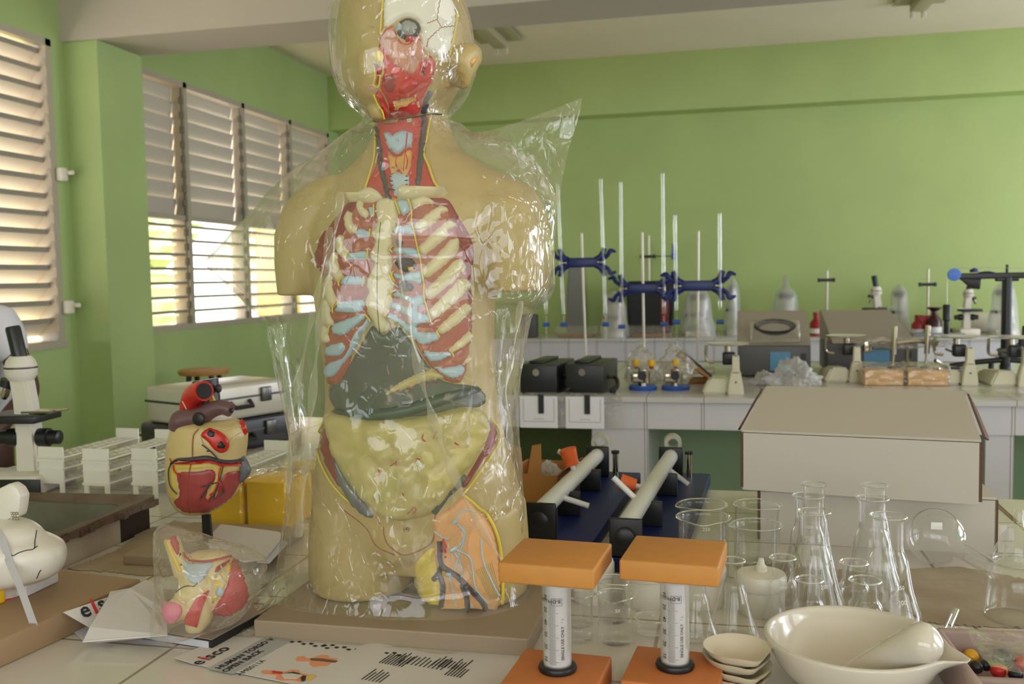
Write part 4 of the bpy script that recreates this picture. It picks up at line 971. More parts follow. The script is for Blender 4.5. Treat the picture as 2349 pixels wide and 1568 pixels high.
for i in range(len(ra)): b.faces.new((ra[i], rb[i], rb[(i+1) % len(ra)], ra[(i+1) % len(ra)]))
obj('paper', b, 'paper_white', t)
fl = lambda ox, oy, lift=.0018: (lambda x, y: V((ox+x, -oy+y, lift-.0002+.003*max(0, 1-(oy-y)/.03)*max(0, 1-(ox+x)/.04))))
def loc(px, py): return inpt(px, py)
q = loc(457, 1528)
b = BM(); text_bm(b, 'e', .026, fl(q[0], q[1]), bold=.0005); text_bm(b, 'sco', .026, fl(q[0]+.021, q[1]), bold=.0005); obj('logo_print', b, 'print_black', t, False)
b = BM(); text_bm(b, 'i', .028, fl(q[0]+.0148, q[1], .002), bold=.0007); obj('logo_print', b, 'print_red', t, False)
c0 = loc(487, 1533); c1 = loc(665, 1481); c2 = loc(555, 1555)
b = BM(); prism(b, [(c0[0]-.004, -c0[1]+.004), (c0[0]+.15, -c0[1]+.004), (c0[0]+.15, -c0[1]-.036), (c0[0]-.004, -c0[1]-.036)], .0008, .0012); obj('title_band', b, 'print_grey', t, False)
b = BM(); q = loc(505, 1537); text_bm(b, 'HUMAN TORSO WITH', .0125, fl(q[0], q[1]), bold=.0004); q = loc(519, 1544); text_bm(b, 'OPEN BACK', .0125, fl(q[0], q[1]), bold=.0004); q = loc(551, 1552); text_bm(b, 'AM0011A', .0115, fl(q[0], q[1])); obj('title_print', b, 'print_black', t, False)
def picture(px, mats):
    for nm, m, pts, z in mats:
        b = BM(); prism(b, [(inpt(*p)[0], -inpt(*p)[1]) for p in pts], z, z+.0004); obj(nm, b, m, t, False)
Z3 = ZZ(400, 1440, 2.936)
picture(0, [('torso_picture', 'print_skin', Z3([(815, 215), (830, 198), (870, 195), (905, 212), (935, 205), (990, 186), (1040, 190), (1045, 205), (1110, 215), (1180, 222), (1258, 208), (1195, 292), (1140, 290), (1150, 275), (1000, 262), (935, 270), (910, 250), (915, 230), (870, 232), (830, 232)]), .001),
            ('torso_picture', 'print_skin', Z3([(582, 300), (600, 290), (670, 292), (740, 300), (790, 284), (840, 290), (845, 310), (900, 320), (980, 322), (1057, 328), (1000, 376), (860, 372), (800, 360), (720, 362), (680, 348), (690, 325), (640, 320), (600, 316)]), .001),
            ('picture_detail', 'print_brown', Z3([(915, 212), (1000, 214), (1120, 232), (1110, 245), (1000, 232), (920, 226)]), .0015), ('picture_detail', 'print_brown', Z3([(1195, 292), (1140, 290), (1160, 262), (1240, 225)]), .0015),
            ('picture_detail', 'paper_white', Z3([(720, 322), (760, 306), (840, 316), (860, 330), (820, 350), (740, 348)]), .0015), ('picture_detail', 'print_black', Z3([(740, 316), (800, 306), (850, 318), (842, 322), (790, 314)]), .002), ('picture_detail', 'print_black', Z3([(850, 345), (870, 330), (890, 335), (880, 365), (860, 370)]), .002), ('picture_detail', 'print_yellow', Z3([(885, 340), (920, 325), (1000, 345), (960, 370), (890, 368)]), .002), ('picture_detail', 'print_red', Z3([(660, 300), (730, 308), (730, 318), (660, 312)]), .002)])
b = BM(); rr = random.Random(5)
for (ax, ay), (bx2, by2), n, ln in (((870, 1522), (930, 1530), 9, 40), ((905, 1520), (1020, 1540), 12, 38), ((990, 1528), (1060, 1545), 10, 42), ((830, 1560), (880, 1567), 6, 25), ((1020, 1550), (1060, 1558), 6, 22)):
    a = loc(ax, ay); c = loc(bx2, by2)
    for k in range(n):
        x = a[0]; y = a[1]+(c[1]-a[1])*k/n; l = .02+.012*rr.random()
        box(b, (x+l/2, -y, .0016), (l, .0011, .0004))
for (ax, ay), l in (((670, 1474), .05), ((745, 1482), .05), ((830, 1490), .05)):
    a = loc(ax, ay)
    for k in range(7): box(b, (a[0]+.004*(k % 2), -a[1]-.009*k, .0016), (.004, .005, .0004))
obj('printed_text', b, 'print_black', t, False)
# ------------------------------------------------------------------ sink, cement smears, racks, microscope
mat('rusty_metal', (112, 98, 82), .6, c2=(84, 58, 42), vscale=14, bump=.5, bscale=40)
mat('cement', (172, 160, 138), .85, c2=(150, 134, 112), vscale=9, bump=.3)
mat('basin_grey', (118, 116, 104), .4, c2=(96, 92, 78), vscale=7)
mat('rack_white', (222, 220, 206), .4)
mat('scope_white', (216, 210, 196), .3); mat('scope_black', (26, 26, 28), .35); mat('chrome', (190, 180, 160), .15, 1.0)
near = bpy.data.objects['near_counter']
sink = thing('sink', 'rusty metal laboratory sink with a bent rim, set in the tiled counter', 'sink', ((SX0+SX1)/2, (SY0+SY1)/2, TOP))
sx, sy = (SX1-SX0)/2, (SY1-SY0)/2
b = BM()
oz = []
for (x, y, z) in ((-sx+.02, -sy+.02, -.13), (-sx+.01, -sy+.01, .04), (-sx-.005, -sy-.005, .054)):
    ring = [V((x, y, z)), V((-x, y, z)), V((-x, -y, z)), V((x, -y, z))]; oz.append(ring)
def rr_ring(hx, hy, z, r, n=6):
    out = []
    for cx, cy, a0 in ((hx-r, hy-r, 0), (-hx+r, hy-r, PI/2), (-hx+r, -hy+r, PI), (hx-r, -hy+r, 1.5*PI)):
        for k in range(n+1):
            a = a0+PI/2*k/n; out.append(V((cx+r*math.cos(a), cy+r*math.sin(a), z)))
    return out
loft(b, [rr_ring(.002, .002, -.148, .001), rr_ring(sx-.07, sy-.07, -.146, .04), rr_ring(sx-.045, sy-.045, -.12, .04), rr_ring(sx-.035, sy-.035, .04, .045), rr_ring(sx-.028, sy-.028, .052, .045)], False, False)
obj('basin', b, 'basin_grey', sink)
b = BM(); R1, R2 = rr_ring(sx-.03, sy-.03, .052, .045), rr_ring(sx+.004, sy+.004, .056, .006); R3 = [p+V((0, 0, -.012)) for p in R2]; R4 = [V((p.x*.96, p.y*.96, .043)) for p in R1]
for Rr in (R1, R2, R3):
    for p in Rr: p.z += .004*noise.noise(V((p.x*18, p.y*18, 1)))+(.006*max(0, p.y-.1)/.06 if p.x > .15 else 0)
loft(b, [R1, R2, R3], False, False); obj('rim', b, 'rusty_metal', sink)
b = BM(); box(b, (sx-.006, -.06, .02), (.008, sy*1.55, .048)); obj('cement_side', b, 'cement', sink, False)
b = BM(); box(b, (sx-.008, .11, .02), (.006, .1, .046)); obj('dark_gap_side', b, 'hole_dark', sink, False)  # near-black plate: the dark gap under the rim, put into colour
b = BM()
for k in range(26):
    y = -sy+.33*k/25; box(b, (sx+.002+.002*random.random(), y, .048+.004*random.random()), (.01, .0135, .011), random.uniform(-.3, .3))
obj('rust_flakes', b, 'rusty_metal', sink, False)
def crumple(px, py, z, rx, ry, rz_, seed, label, m='film_milky', name='plastic_bag', peak=1.0, off=V((0, 0, 0))):
    c = P(px, py, z)+off; b = BM()
    bmesh.ops.create_icosphere(b, subdivisions=5, radius=1)
    for v in b.verts:
        q = v.co.copy(); n = noise.noise(q*1.8+V((seed, 0, 0)))*.35+(abs(noise.noise(q*4.5+V((0, seed, 0))))-.25)*.42+(abs(noise.noise(q*10+V((seed, seed, 0))))-.2)*.12
        q *= 1+n
        if q.z > 0: q.x *= 1-.35*q.z*peak; q.y *= 1-.35*q.z*peak
        v.co = V((q.x*rx, q.y*ry, max(0, (q.z+.75)/1.75)*rz_))+c
    o = obj(name, b, m, None, True, 180); return tag(o, label, 'plastic bag')
crumple(124, 1252, TOP-.05, .045, .04, .07, 2.2, 'crumpled clear plastic bag lying in the rusty sink', 'film_small')
def smear(name, px, z=TOP+.0004, th=.0012):
    q = [V((x, y)) for x, y in px]; out = []
    for i in range(len(q)):
        a, c = q[i], q[(i+1) % len(q)]; k = max(2, int((c-a).length/6))
        for j in range(k):
            p = a.lerp(c, j/k); out.append(p+V((noise.noise(V((p.x*.12, p.y*.12, 0))), noise.noise(V((p.x*.12, p.y*.12, 9)))))*4)
    b = BM(); plate(b, [P(p.x, p.y, z) for p in out], (0, 0, 1), th); return obj(name, b, 'cement', near, False)
smear('cement_smear', [(150, 1306), (265, 1265), (330, 1215), (402, 1196), (440, 1200), (470, 1212), (655, 1216), (652, 1300), (596, 1318), (520, 1320), (332, 1320), (250, 1312)])
smear('cement_smear', [(2088, 1306), (2200, 1300), (2360, 1330), (2360, 1440), (2250, 1438), (2125, 1428), (2080, 1400), (2070, 1340)])
smear('cement_smear', [(1690, 1296), (1790, 1292), (1960, 1310), (2060, 1330), (2040, 1400), (1900, 1420), (1780, 1400), (1700, 1360)])
# racks
f0, f1 = P(105, 1035, 1.005), P(286, 990, 1.005); rd = f1-f0; ra = math.atan2(rd.y, rd.x)
rl = min(rd.length, .40)
def make_rack(loc, rz, label):
    t = thing('test_tube_rack', label, 'test tube rack', loc, rz, 'white test tube racks'); w, h = .064, .106
    for s, x in ((0, 0), (1, rl)):
        b = BM(); box(b, (x, 0, h*.62), (.004, w, h*.76)); box(b, (x, -w/2+.006, h*.13), (.004, .011, h*.28)); box(b, (x, w/2-.006, h*.13), (.004, .011, h*.28))
        if s == 0: box(b, (x-.003, 0, h*.72), (.004, w*1.05, .006)); box(b, (x-.003, 0, h*.26), (.004, w*1.05, .006))
        obj('end_panel', b, 'rack_white', t, False)
    for z in (.28, .54, .78):
        b = BM()
        for y in (-w/2+.005, 0, w/2-.005): box(b, (rl/2, y, h*z), (rl, .009, .003))
        for k in range(13): box(b, (rl*k/12, 0, h*z), (.009, w, .003))
        obj('shelf', b, 'rack_white', t, False)
    return t
rk = make_rack(P(107, 1137, TOP)+V((0, .02, 0)), ra, 'white test tube rack beside the microscope, leftmost of the front three')
for px, lab in ((210, 'white test tube rack in the middle of the front three, behind the sink'), (322, 'white test tube rack just left of the heart model')):
    dup(rk, P(px, 1143, TOP)+V((0, .02, 0)), ra+R(1 if px < 300 else -3), lab)
for px, py, lab in ((585, 1142, 'white test tube rack half hidden behind the right side of the heart model'),):
    dup(rk, P(px, py, TOP)+V((0, .11, 0)), ra+PI, lab)
# microscope
MS = P(74, 1119, TOP)
def make_scope(name, label, loc, rz, sc=1.0):
    t = thing(name, label, 'microscope', loc, rz); t.scale = (sc,)*3
    b = BM(); box(b, (0, 0, .022), (.13, .17, .044), bev=.008); obj('foot', b, 'scope_white', t)
    b = BM(); box(b, (.02, -.088, .022), (.11, .004, .034), bev=.001); obj('lamp_box', b, 'scope_black', t)
    b = BM(); loft(b, [[V((x+o, y, z)) for x, y in ((-.023*w, -.02), (.023*w, -.02), (.023*w, .02), (-.023*w, .02))] for z, w, o in ((.03, 1.15, 0), (.13, 1.05, 0), (.2, .95, -.004), (.26, .92, -.012))])
    bmesh.ops.bevel(b, geom=b.edges[:], offset=.006, segments=2, affect='EDGES'); obj('arm', b, 'scope_white', t)
    b = BM(); lathe(b, [(.026, 0), (.034, .012), (.035, .028), (.033, .030), (.034, .032), (.03, .045), (.022, .055)], (-.012, 0, .25), 28, None, True, True); obj('head', b, 'scope_white', t)
    b = BM(); lathe(b, [(.0355, 0), (.0355, .003)], (-.012, 0, .277), 28, None, True, True); obj('ring_seam', b, 'scope_black', t)
    M = Matrix.Rotation(R(-11), 3, 'Y'); b = BM(); lathe(b, [(.0165, 0), (.0165, .07), (.0145, .076)], (-.012, 0, .298), 24, M, True, True); obj('eyepiece', b, 'scope_black', t)
    M = Matrix.Rotation(R(200), 3, 'Y'); b = BM(); lathe(b, [(.018, 0), (.018, .016)], (-.042, 0, .25), 20, M, True, True); n = obj('nosepiece', b, 'scope_black', t)
    b = BM(); lathe(b, [(.0095, .012), (.0095, .036), (.006, .046)], (-.042, 0, .25), 18, M, True, True); obj('objective', b, 'chrome', n)
    b = BM(); box(b, (-.02, .005, .165), (.13, .11, .018), bev=.003); s = obj('stage', b, 'scope_black', t)
    b = BM(); box(b, (.03, .0, .178), (.07, .04, .005)); tube(b, [(.05, 0, .178), (.09, .01, .181)], .003, 8); obj('slide_clip', b, 'chrome', s)
    Mx = Matrix.Rotation(PI/2, 3, 'Y')
    for sgn in (-1, 1):
        b = BM(); lathe(b, [(.019, 0), (.021, .002), (.021, .026), (.016, .027), (.016, .05), (.013, .052)], (.022*sgn, 0, .118), 22, Mx if sgn > 0 else Mx.inverted(), True, True); obj('focus_knob', b, 'scope_black', t)
    return t
make_scope('microscope', 'white microscope with a black eyepiece tube in front of the person at the left edge', MS, R(8))
# yellow boxes in film
mat('carton_yellow', (250, 200, 4), .45); mat('carton_green', (40, 80, 50), .5)
def yellow_box(px, py, w, h, d, rz, label):
    p = P(px, py, TOP); t = thing('yellow_box', label, 'box', p, rz, 'yellow boxes in clear film')
    b = BM(); box(b, (0, d/2, h/2), (w, d, h), bev=.002); obj('carton', b, 'carton_yellow', t, False)
    b = BM(); box(b, (.004, -.0006, .002), (w*.72, .001, .003)); obj('printed_line', b, 'carton_green', t, False)
    b = BM(); bmesh.ops.create_cube(b, size=1); bmesh.ops.subdivide_edges(b, edges=b.edges[:], cuts=14, use_grid_fill=True)
    for v in b.verts:
        q = v.co.copy(); v.co = V((q.x*(w+.006), q.y*(d+.006)+d/2, max(.001, (q.z+.5)*(h+.012))))+V((noise.noise(q*9), noise.noise(q*9+V((5, 0, 0))), max(0, noise.noise(q*9+V((0, 5, 0)))) if q.z > 0 else 0))*.004
    obj('clear_wrap', b, 'film', t, True, 180)
    return t
yellow_box(518, 1208, .07, .083, .09, R(-6), 'yellow box in clear film directly right of the heart model')
yellow_box(612, 1211, .082, .088, .1, R(-4), 'yellow box in clear film between heart model and bagged torso, front right')
yellow_box(690, 1168, .085, .085, .09, R(-4), 'yellow box in clear film seen through the left side of the torso bag')
# metal cases
mat('case_alu', (186, 182, 166), .35, .2, bump=.1); mat('case_dark', (34, 34, 36), .35); mat('latch', (90, 88, 84), .3, .8)
cz = .99; cA = P(436, 980, cz); cB = P(655, 944, cz); d1 = (cB-cA); w1_ = d1.length; a1 = math.atan2(d1.y, d1.x)
def carry_case(name, label, loc, rz, w, d, h, m):
    t = thing(name, label, 'case', loc, rz)
    b = BM(); box(b, (w/2, d/2, h/2), (w, d, h), bev=.012); obj('shell', b, m, t)
    b = BM(); box(b, (w/2, d/2, h*.6), (w+.003, d+.003, .006)); obj('trim_band', b, 'latch', t, False)
    for x in (.22, .78):
        b = BM(); box(b, (w*x, -.004, h*.62), (.035, .008, .04), bev=.003); obj('latch', b, 'latch', t)
    b = BM(); tube(b, [(w*.4, -.002, h*.5), (w*.41, -.02, h*.36), (w*.59, -.02, h*.36), (w*.6, -.002, h*.5)], .006, 8, smooth=False); obj('handle', b, 'case_dark', t)
    return t
carry_case('metal_case', 'silver aluminium carrying case on top of a black one, behind the heart model', cA, a1, w1_, .19, .098, 'case_alu')
carry_case('black_case', 'black carrying case with silver trim under the aluminium case', V((cA.x-.01, cA.y-.005, TOP)), a1-R(1), w1_+.03, .21, .0895, 'case_dark')
# stool
mat('wood_seat', (190, 140, 82), .45, var=.15, vscale=10)
t = thing('stool', 'stool with a round wooden seat and black legs against the green wall', 'stool', (-2.93, 4.84, 0))
b = BM(); lathe(b, [(.0, .845), (.135, .845), (.142, .855), (.142, .868), (.136, .874), (0, .874)], seg=32); obj('seat', b, 'wood_seat', t)
for k in range(4):
    a = R(45+90*k)+.2; b = BM(); tube(b, [(math.cos(a)*.09, math.sin(a)*.09, .846), (math.cos(a)*.17, math.sin(a)*.17, 0)], .015, 10); obj('leg', b, 'scope_black', t)
# ------------------------------------------------------------------ skull model on a brown box
mat('skull_white', (222, 216, 204), .3, var=.03, vscale=30); mat('foam_white', (214, 210, 212), .8, bump=.6, bscale=120); mat('box_brown', (160, 132, 100), .6); mat('strap_white', (224, 222, 226), .5); mat('tooth_red', (200, 40, 40), .5)
bz = .935
q0, q1, q2 = P(324, 1327, bz), P(0, 1466, bz), P(137, 1298, bz)
dA = (q1-q0).normalized(); dB = V((-dA.y, dA.x, 0)); dB = dB if dB.dot(q2-q0) > 0 else -dB
b = BM(); c = q0+dA*.2+dB*.16; prism(b, [(p.x-c.x, p.y-c.y) for p in (q0, q0+dA*.40, q0+dA*.40+dB*.32, q0+dB*.32)], TOP-TOP, bz-TOP, .003)
o = obj('brown_box', b, 'box_brown'); o.location = (c.x, c.y, TOP); tag(o, 'flat brown cardboard box under the white skull at the left edge', 'box')
SKY = 1.08
sk = thing('skull_model', 'white skull model strapped on a brown box at the left edge', 'anatomical model', (AY(20, 1380, SKY).x, SKY, bz))
SO = V(sk.location)
b = BM()
body_rows(b, [(y, -150, x) for y, x in ((1192, 22), (1200, 62), (1214, 82), (1228, 92), (1236, 112), (1246, 131), (1262, 138), (1280, 138), (1298, 132), (1312, 122), (1322, 104), (1329, 78), (1336, 48), (1348, 38), (1364, 37), (1378, 34), (1388, 4))], SKY, dsc=.62)
b = remesh(b, .0032, 6); SB = BVHTree.FromBMesh(b)
for v in b.verts: v.co -= SO
obj('cranium', b, 'skull_white', sk, True, 180)
Q = Relief(SB, SO, sk)
Q.lines('suture', [[(18, 1268), (30, 1274), (42, 1268), (60, 1262), (78, 1258), (80, 1240), (84, 1216)], [(78, 1258), (86, 1252)], [(84, 1326), (90, 1312), (94, 1306)]], .0006, 'ink', lift=.6)
Q.poly('gum', [(0, 1376), (20, 1371), (36, 1368), (34, 1380), (0, 1388)], 'tooth_red', .002, 3, 4)
b = BM()
for i in range(3):
    p = AY(28+6*i, 1186, SKY)-SO
    tube(b, [p+V((.0016*math.cos(k*.9), .0016*math.sin(k*.9), -.004+.00045*k)) for k in range(26)], .0006, 5, smooth=False)
obj('spring', b, 'chrome', sk)
b = BM(); cap = [(-40, 1140), (0, 1118), (21, 1108), (38, 1120), (47, 1138), (44, 1165), (40, 1186), (15, 1192), (-40, 1200)]
plate(b, [AY(x, y, SKY+.01)-SO for x, y in cap], (0, 1, 0), .02, .004); obj('cranial_cap', b, 'skull_white', sk)
b = BM(); pts = [V(AY(*q, SKY-.03)) for q in ((135, 1298), (136, 1340))]
ft = [P(137, 1334, bz), P(62, 1370, bz), P(30, 1340, bz)]
e = (ft[1]-ft[0]); pr = V((-e.y, e.x, 0)).normalized(); pr = pr if pr.x < 0 else -pr
b = BM(); prism(b, [(p.x, p.y) for p in (ft[0], ft[1], ft[1]+pr*.05, ft[0]+pr*.05)], bz, bz+.026, .004); o = obj('foam_block', b, 'foam_white', None); tag(o, 'white foam block under the skull on the brown box', 'foam')
b = BM(); yel = AY(2, 1400, SKY-.03); box(b, (yel.x-.01, yel.y, bz+.01), (.02, .02, .02), bev=.003); o = obj('yellow_clip', b, 'carton_yellow'); tag(o, 'small yellow piece beside the skull jaw at the left edge', 'clip')
def ribbon(path3, wdir, w):
    b = BM(); L_ = [b.verts.new(p-wdir*w/2) for p in path3]; R_ = [b.verts.new(p+wdir*w/2) for p in path3]
    for i in range(len(path3)-1): b.faces.new((L_[i], R_[i], R_[i+1], L_[i+1]))
    bmesh.ops.solidify(b, geom=b.faces[:], thickness=.0008); return b
pp = [SB.ray_cast(EYE, ray(x, y).normalized())[0] for x, y in ((-6, 1212), (6, 1236), (16, 1262), (24, 1290))]
pp = [p+V((.001, -.003, .001)) for p in pp if p is not None]
e0 = P(76, 1428, bz+.001); e1 = P(80, 1480, TOP+.002)
pth = pp+[AY(48, 1350, SKY-.07), e0, e0.lerp(e1, .5)+V((.001, -.001, 0)), e1]
b = ribbon(pth, V((1, .1, 0)).normalized(), .0115); o = obj('strap', b, 'strap_white', None, False); tag(o, 'white strap running over the skull and down the front of the brown box', 'strap')
# ------------------------------------------------------------------ person at the left edge
mat('shirt_white', (214, 212, 220), .8); mat('skin_dark', (84, 52, 40), .5); mat('trouser_dark', (44, 44, 56), .8); mat('hair_black', (20, 18, 18), .8)
PY_ = 2.6
def skin_mesh(name, chain, edges, m, parent, sub=2):
    me = bpy.data.meshes.new(name); me.from_pydata([V(c[0]) for c in chain], edges, []); me.update()
    o = bpy.data.objects.new(name, me); COL.objects.link(o)
    md = o.modifiers.new('s', 'SKIN'); me.skin_vertices or None
    for v, c in zip(me.skin_vertices[0].data, chain): v.radius = (c[1], c[1] if len(c) < 3 else c[2])
    me.skin_vertices[0].data[0].use_root = True
    s = o.modifiers.new('u', 'SUBSURF'); s.levels = sub; s.render_levels = sub
    dg = bpy.context.evaluated_depsgraph_get(); dg.update(); nm = bpy.data.meshes.new_from_object(o.evaluated_get(dg)); bpy.data.objects.remove(o)
    for p in nm.polygons: p.use_smooth = True
    nm.materials.clear(); nm.materials.append(MATS[m]); return link(name, nm, parent)
S = AY(2, 742, PY_); E_ = AY(72, 900, PY_+.02); W_ = AY(0, 975, PY_-.12)
per = thing('person', 'person in a white short-sleeved shirt standing behind the microscope', 'person', (S.x-.17, PY_, 0))
o0 = V((S.x-.17, PY_, 0))
def L0_(p): return V(p)-o0
hip = V((0, .02, .84)); chest = V((0, 0, 1.16)); neck = V((-.02, -.02, 1.33))
S_ = L0_(S); S2 = V((-S_.x, S_.y, S_.z)); E1 = L0_(E_); W1_ = L0_(W_); H1 = W1_+(W1_-E1).normalized()*.09
E2 = V((-.30, .04, 1.02)); W2_ = V((-.22, -.14, .92)); H2 = W2_+V((.05, -.07, 0))
body = [(hip, .13, .1), (chest, .13, .1), (neck, .05), (V((-.03, -.04, 1.40)), .052), (V((-.035, -.06, 1.50)), .085, .095), (V((-.03, -.05, 1.58)), .07),
        (S_, .052), (E1, .038), (W1_, .027), (H1, .03, .016), (S2, .052), (E2, .038), (W2_, .027), (H2, .03, .016),
        (V((.08, .02, .78)), .085), (V((.09, .0, .44)), .055), (V((.09, .02, .09)), .036), (V((.1, -.12, .03)), .03), (V((-.08, .02, .78)), .085), (V((-.09, .0, .44)), .055), (V((-.09, .02, .09)), .036), (V((-.1, -.12, .03)), .03)]
ed = [(0, 1), (1, 2), (2, 3), (3, 4), (4, 5), (1, 6), (6, 7), (7, 8), (8, 9), (1, 10), (10, 11), (11, 12), (12, 13), (0, 14), (14, 15), (15, 16), (16, 17), (0, 18), (18, 19), (19, 20), (20, 21)]
n0 = len(body)
for Hh_, Wd in ((H1, W1_), (H2, W2_)):
    base = 9 if Hh_ is H1 else 13; dr = (Hh_-Wd).normalized(); sd = dr.cross(V((0, 0, 1))).normalized()
    for k, (off, ln) in enumerate(((-.024, .06), (-.008, .07), (.008, .066), (.023, .052))):
        a = Hh_+sd*off+dr*.02; body += [(a, .0085), (a+dr*ln*.5+V((0, 0, -.01)), .008), (a+dr*ln*.85+V((0, 0, -.028)), .007)]
        i = len(body)-3; ed += [(base, i), (i, i+1), (i+1, i+2)]
    a = Wd.lerp(Hh_, .55)+sd*.03; body += [(a, .01), (a+sd*.02+dr*.03, .0085)]; i = len(body)-2; ed += [(base, i), (i, i+1)]
skin_mesh('body', body, ed, 'skin_dark', per)
SL = S_.lerp(E1, .58); SR = S2.lerp(E2, .55)
skin_mesh('shirt', [(V((0, .02, .80)), .155, .125), (V((0, .01, 1.0)), .15, .12), (V((0, 0, 1.18)), .155, .125), (V((-.015, -.01, 1.32)), .075), (S_+V((.0, 0, .0)), .072), (SL, .07), (S2, .072), (SR, .068)], [(0, 1), (1, 2), (2, 3), (2, 4), (4, 5), (2, 6), (6, 7)], 'shirt_white', per)
skin_mesh('trousers', [(V((0, .02, .84)), .145, .115), (V((.085, .02, .72)), .1), (V((.09, .0, .44)), .072), (V((.09, .02, .12)), .06), (V((-.085, .02, .72)), .1), (V((-.09, .0, .44)), .072), (V((-.09, .02, .12)), .06)], [(0, 1), (1, 2), (2, 3), (0, 4), (4, 5), (5, 6)], 'trouser_dark', per)
b = BM(); ball(b, (-.033, -.045, 1.555), .1, 20, (.92, 1, .8)); obj('hair', b, 'hair_black', per)
# ------------------------------------------------------------------ right half of the foreground counter
mat('mdf_orange', (198, 134, 62), .55, var=.06, vscale=50); mat('mdf_rust', (196, 116, 60), .6, var=.06, vscale=50)
mat('board_blue', (16, 28, 84), .45, var=.1, vscale=6, spec=.25); mat('plate_black', (20, 20, 22), .4); mat('tube_grey', (214, 214, 210), .3); mat('stopper_orange', (226, 100, 40), .6, var=.12, vscale=60)
mat('porcelain', (208, 200, 186), .12, coat=.5); mat('porcelain_rough', (216, 206, 182), .5); mat('jar_white', (214, 208, 192), .35); mat('carton_white', (192, 184, 172), .6); mat('carton_core', (96, 66, 44), .8); mat('carton_kraft', (172, 118, 62), .65); mat('tray_board', (172, 150, 142), .65)
glassy('syringe_wall', (.97, .97, .97), .05, .4, .12, .3, (232, 232, 230)); glassy('glass', (.98, .985, .98), .03, .9, .02, .012, (240, 240, 235), power=2.6)
glassy('glass_rim', (.95, .96, .95), .2, .7, .03, .1, (240, 240, 235), power=1.5)
mat('plunger_white', (214, 212, 212), .4); mat('etch_white', (236, 236, 230), .6)
# gas syringes between wooden blocks
def syringe(c, rz, label, h_top):
    t = thing('gas_syringe', label, 'syringe apparatus', (c[0], c[1], TOP), rz, 'syringes between wooden blocks')
    b = BM(); box(b, (0, 0, .015), (.102, .1, .03), bev=.002); obj('lower_block', b, 'mdf_rust', t)
    b = BM(); lathe(b, [(0, .03), (.0205, .03), (.0215, .033), (.0205, .036), (.0165, .037)], seg=32); obj('rubber_ring', b, 'post_black', t)
    b = BM(); lathe(b, [(.0158, .0365), (.0158, .128)], seg=40); obj('barrel', b, 'syringe_wall', t)
    b = BM(); pts = [(.029*math.cos(2*PI*k/28), .019*math.sin(2*PI*k/28)) for k in range(28)]; prism(b, pts, .128, .131); obj('flange', b, 'syringe_wall', t)
    b = BM(); lathe(b, [(0, .038), (.0145, .038), (.0145, .05), (.0115, .052), (.0115, h_top-.022)], seg=28, cap1=True); obj('plunger', b, 'plunger_white', t)
    b = BM(); box(b, (0, .004, h_top-.011), (.104, .1, .022), bev=.0025); obj('upper_block', b, 'mdf_orange', t)
    b = BM(); rr = .0161
    def cm(x, z): a = -PI/2+x/rr; return V((rr*math.cos(a), rr*math.sin(a), z))
    def quad(x0, x1, z0, z1):
        n = 6; lo = [b.verts.new(cm(x0+(x1-x0)*i/n, z0)) for i in range(n+1)]; hi = [b.verts.new(cm(x0+(x1-x0)*i/n, z1)) for i in range(n+1)]
        for i in range(n): b.faces.new((lo[i], lo[i+1], hi[i+1], hi[i]))
    for k in range(52):
        z = .0415+k*.00136; major = k % 10 == 2
        quad(-.0065 if major else -.005, .006 if major else .0025, z, z+.00032)
    off = .0118
    text_bm(b, 'SINGLE USE ONLY', .0046, lambda x, y: cm(off-y, .0465+x), bold=.0001)
    quad(.008, .0112, .0885, .0888); 
    text_bm(b, '2', .0038, lambda x, y: cm(off-y, .0905+x))
    text_bm(b, 'B-D', .0056, lambda x, y: cm(.0085-x, .1135-y), bold=.0001); text_bm(b, 'PRECISE', .0050, lambda x, y: cm(-.0012-x, .1135-y))
    for q in ((-.0015, .0098, .1068, .1072), (-.0015, .0098, .1146, .115), (-.0017, -.0013, .1068, .115), (.0096, .01, .1068, .115)): quad(*q)
    for k in range(6): text_bm(b, str(10*(k+1)), .0062, lambda x, y, k=k: cm(-.0118-y+.004, .05+k*.0136-x), bold=.0001)
    obj('printed_scale', b, 'ink', t, False)
    return t
syringe((-.182, .99), R(-4), 'syringe between two orange wooden blocks, nearer the torso', .160)
syringe((-.056, 1.02), R(-5), 'syringe between two orange wooden blocks, nearer the beakers', .160)
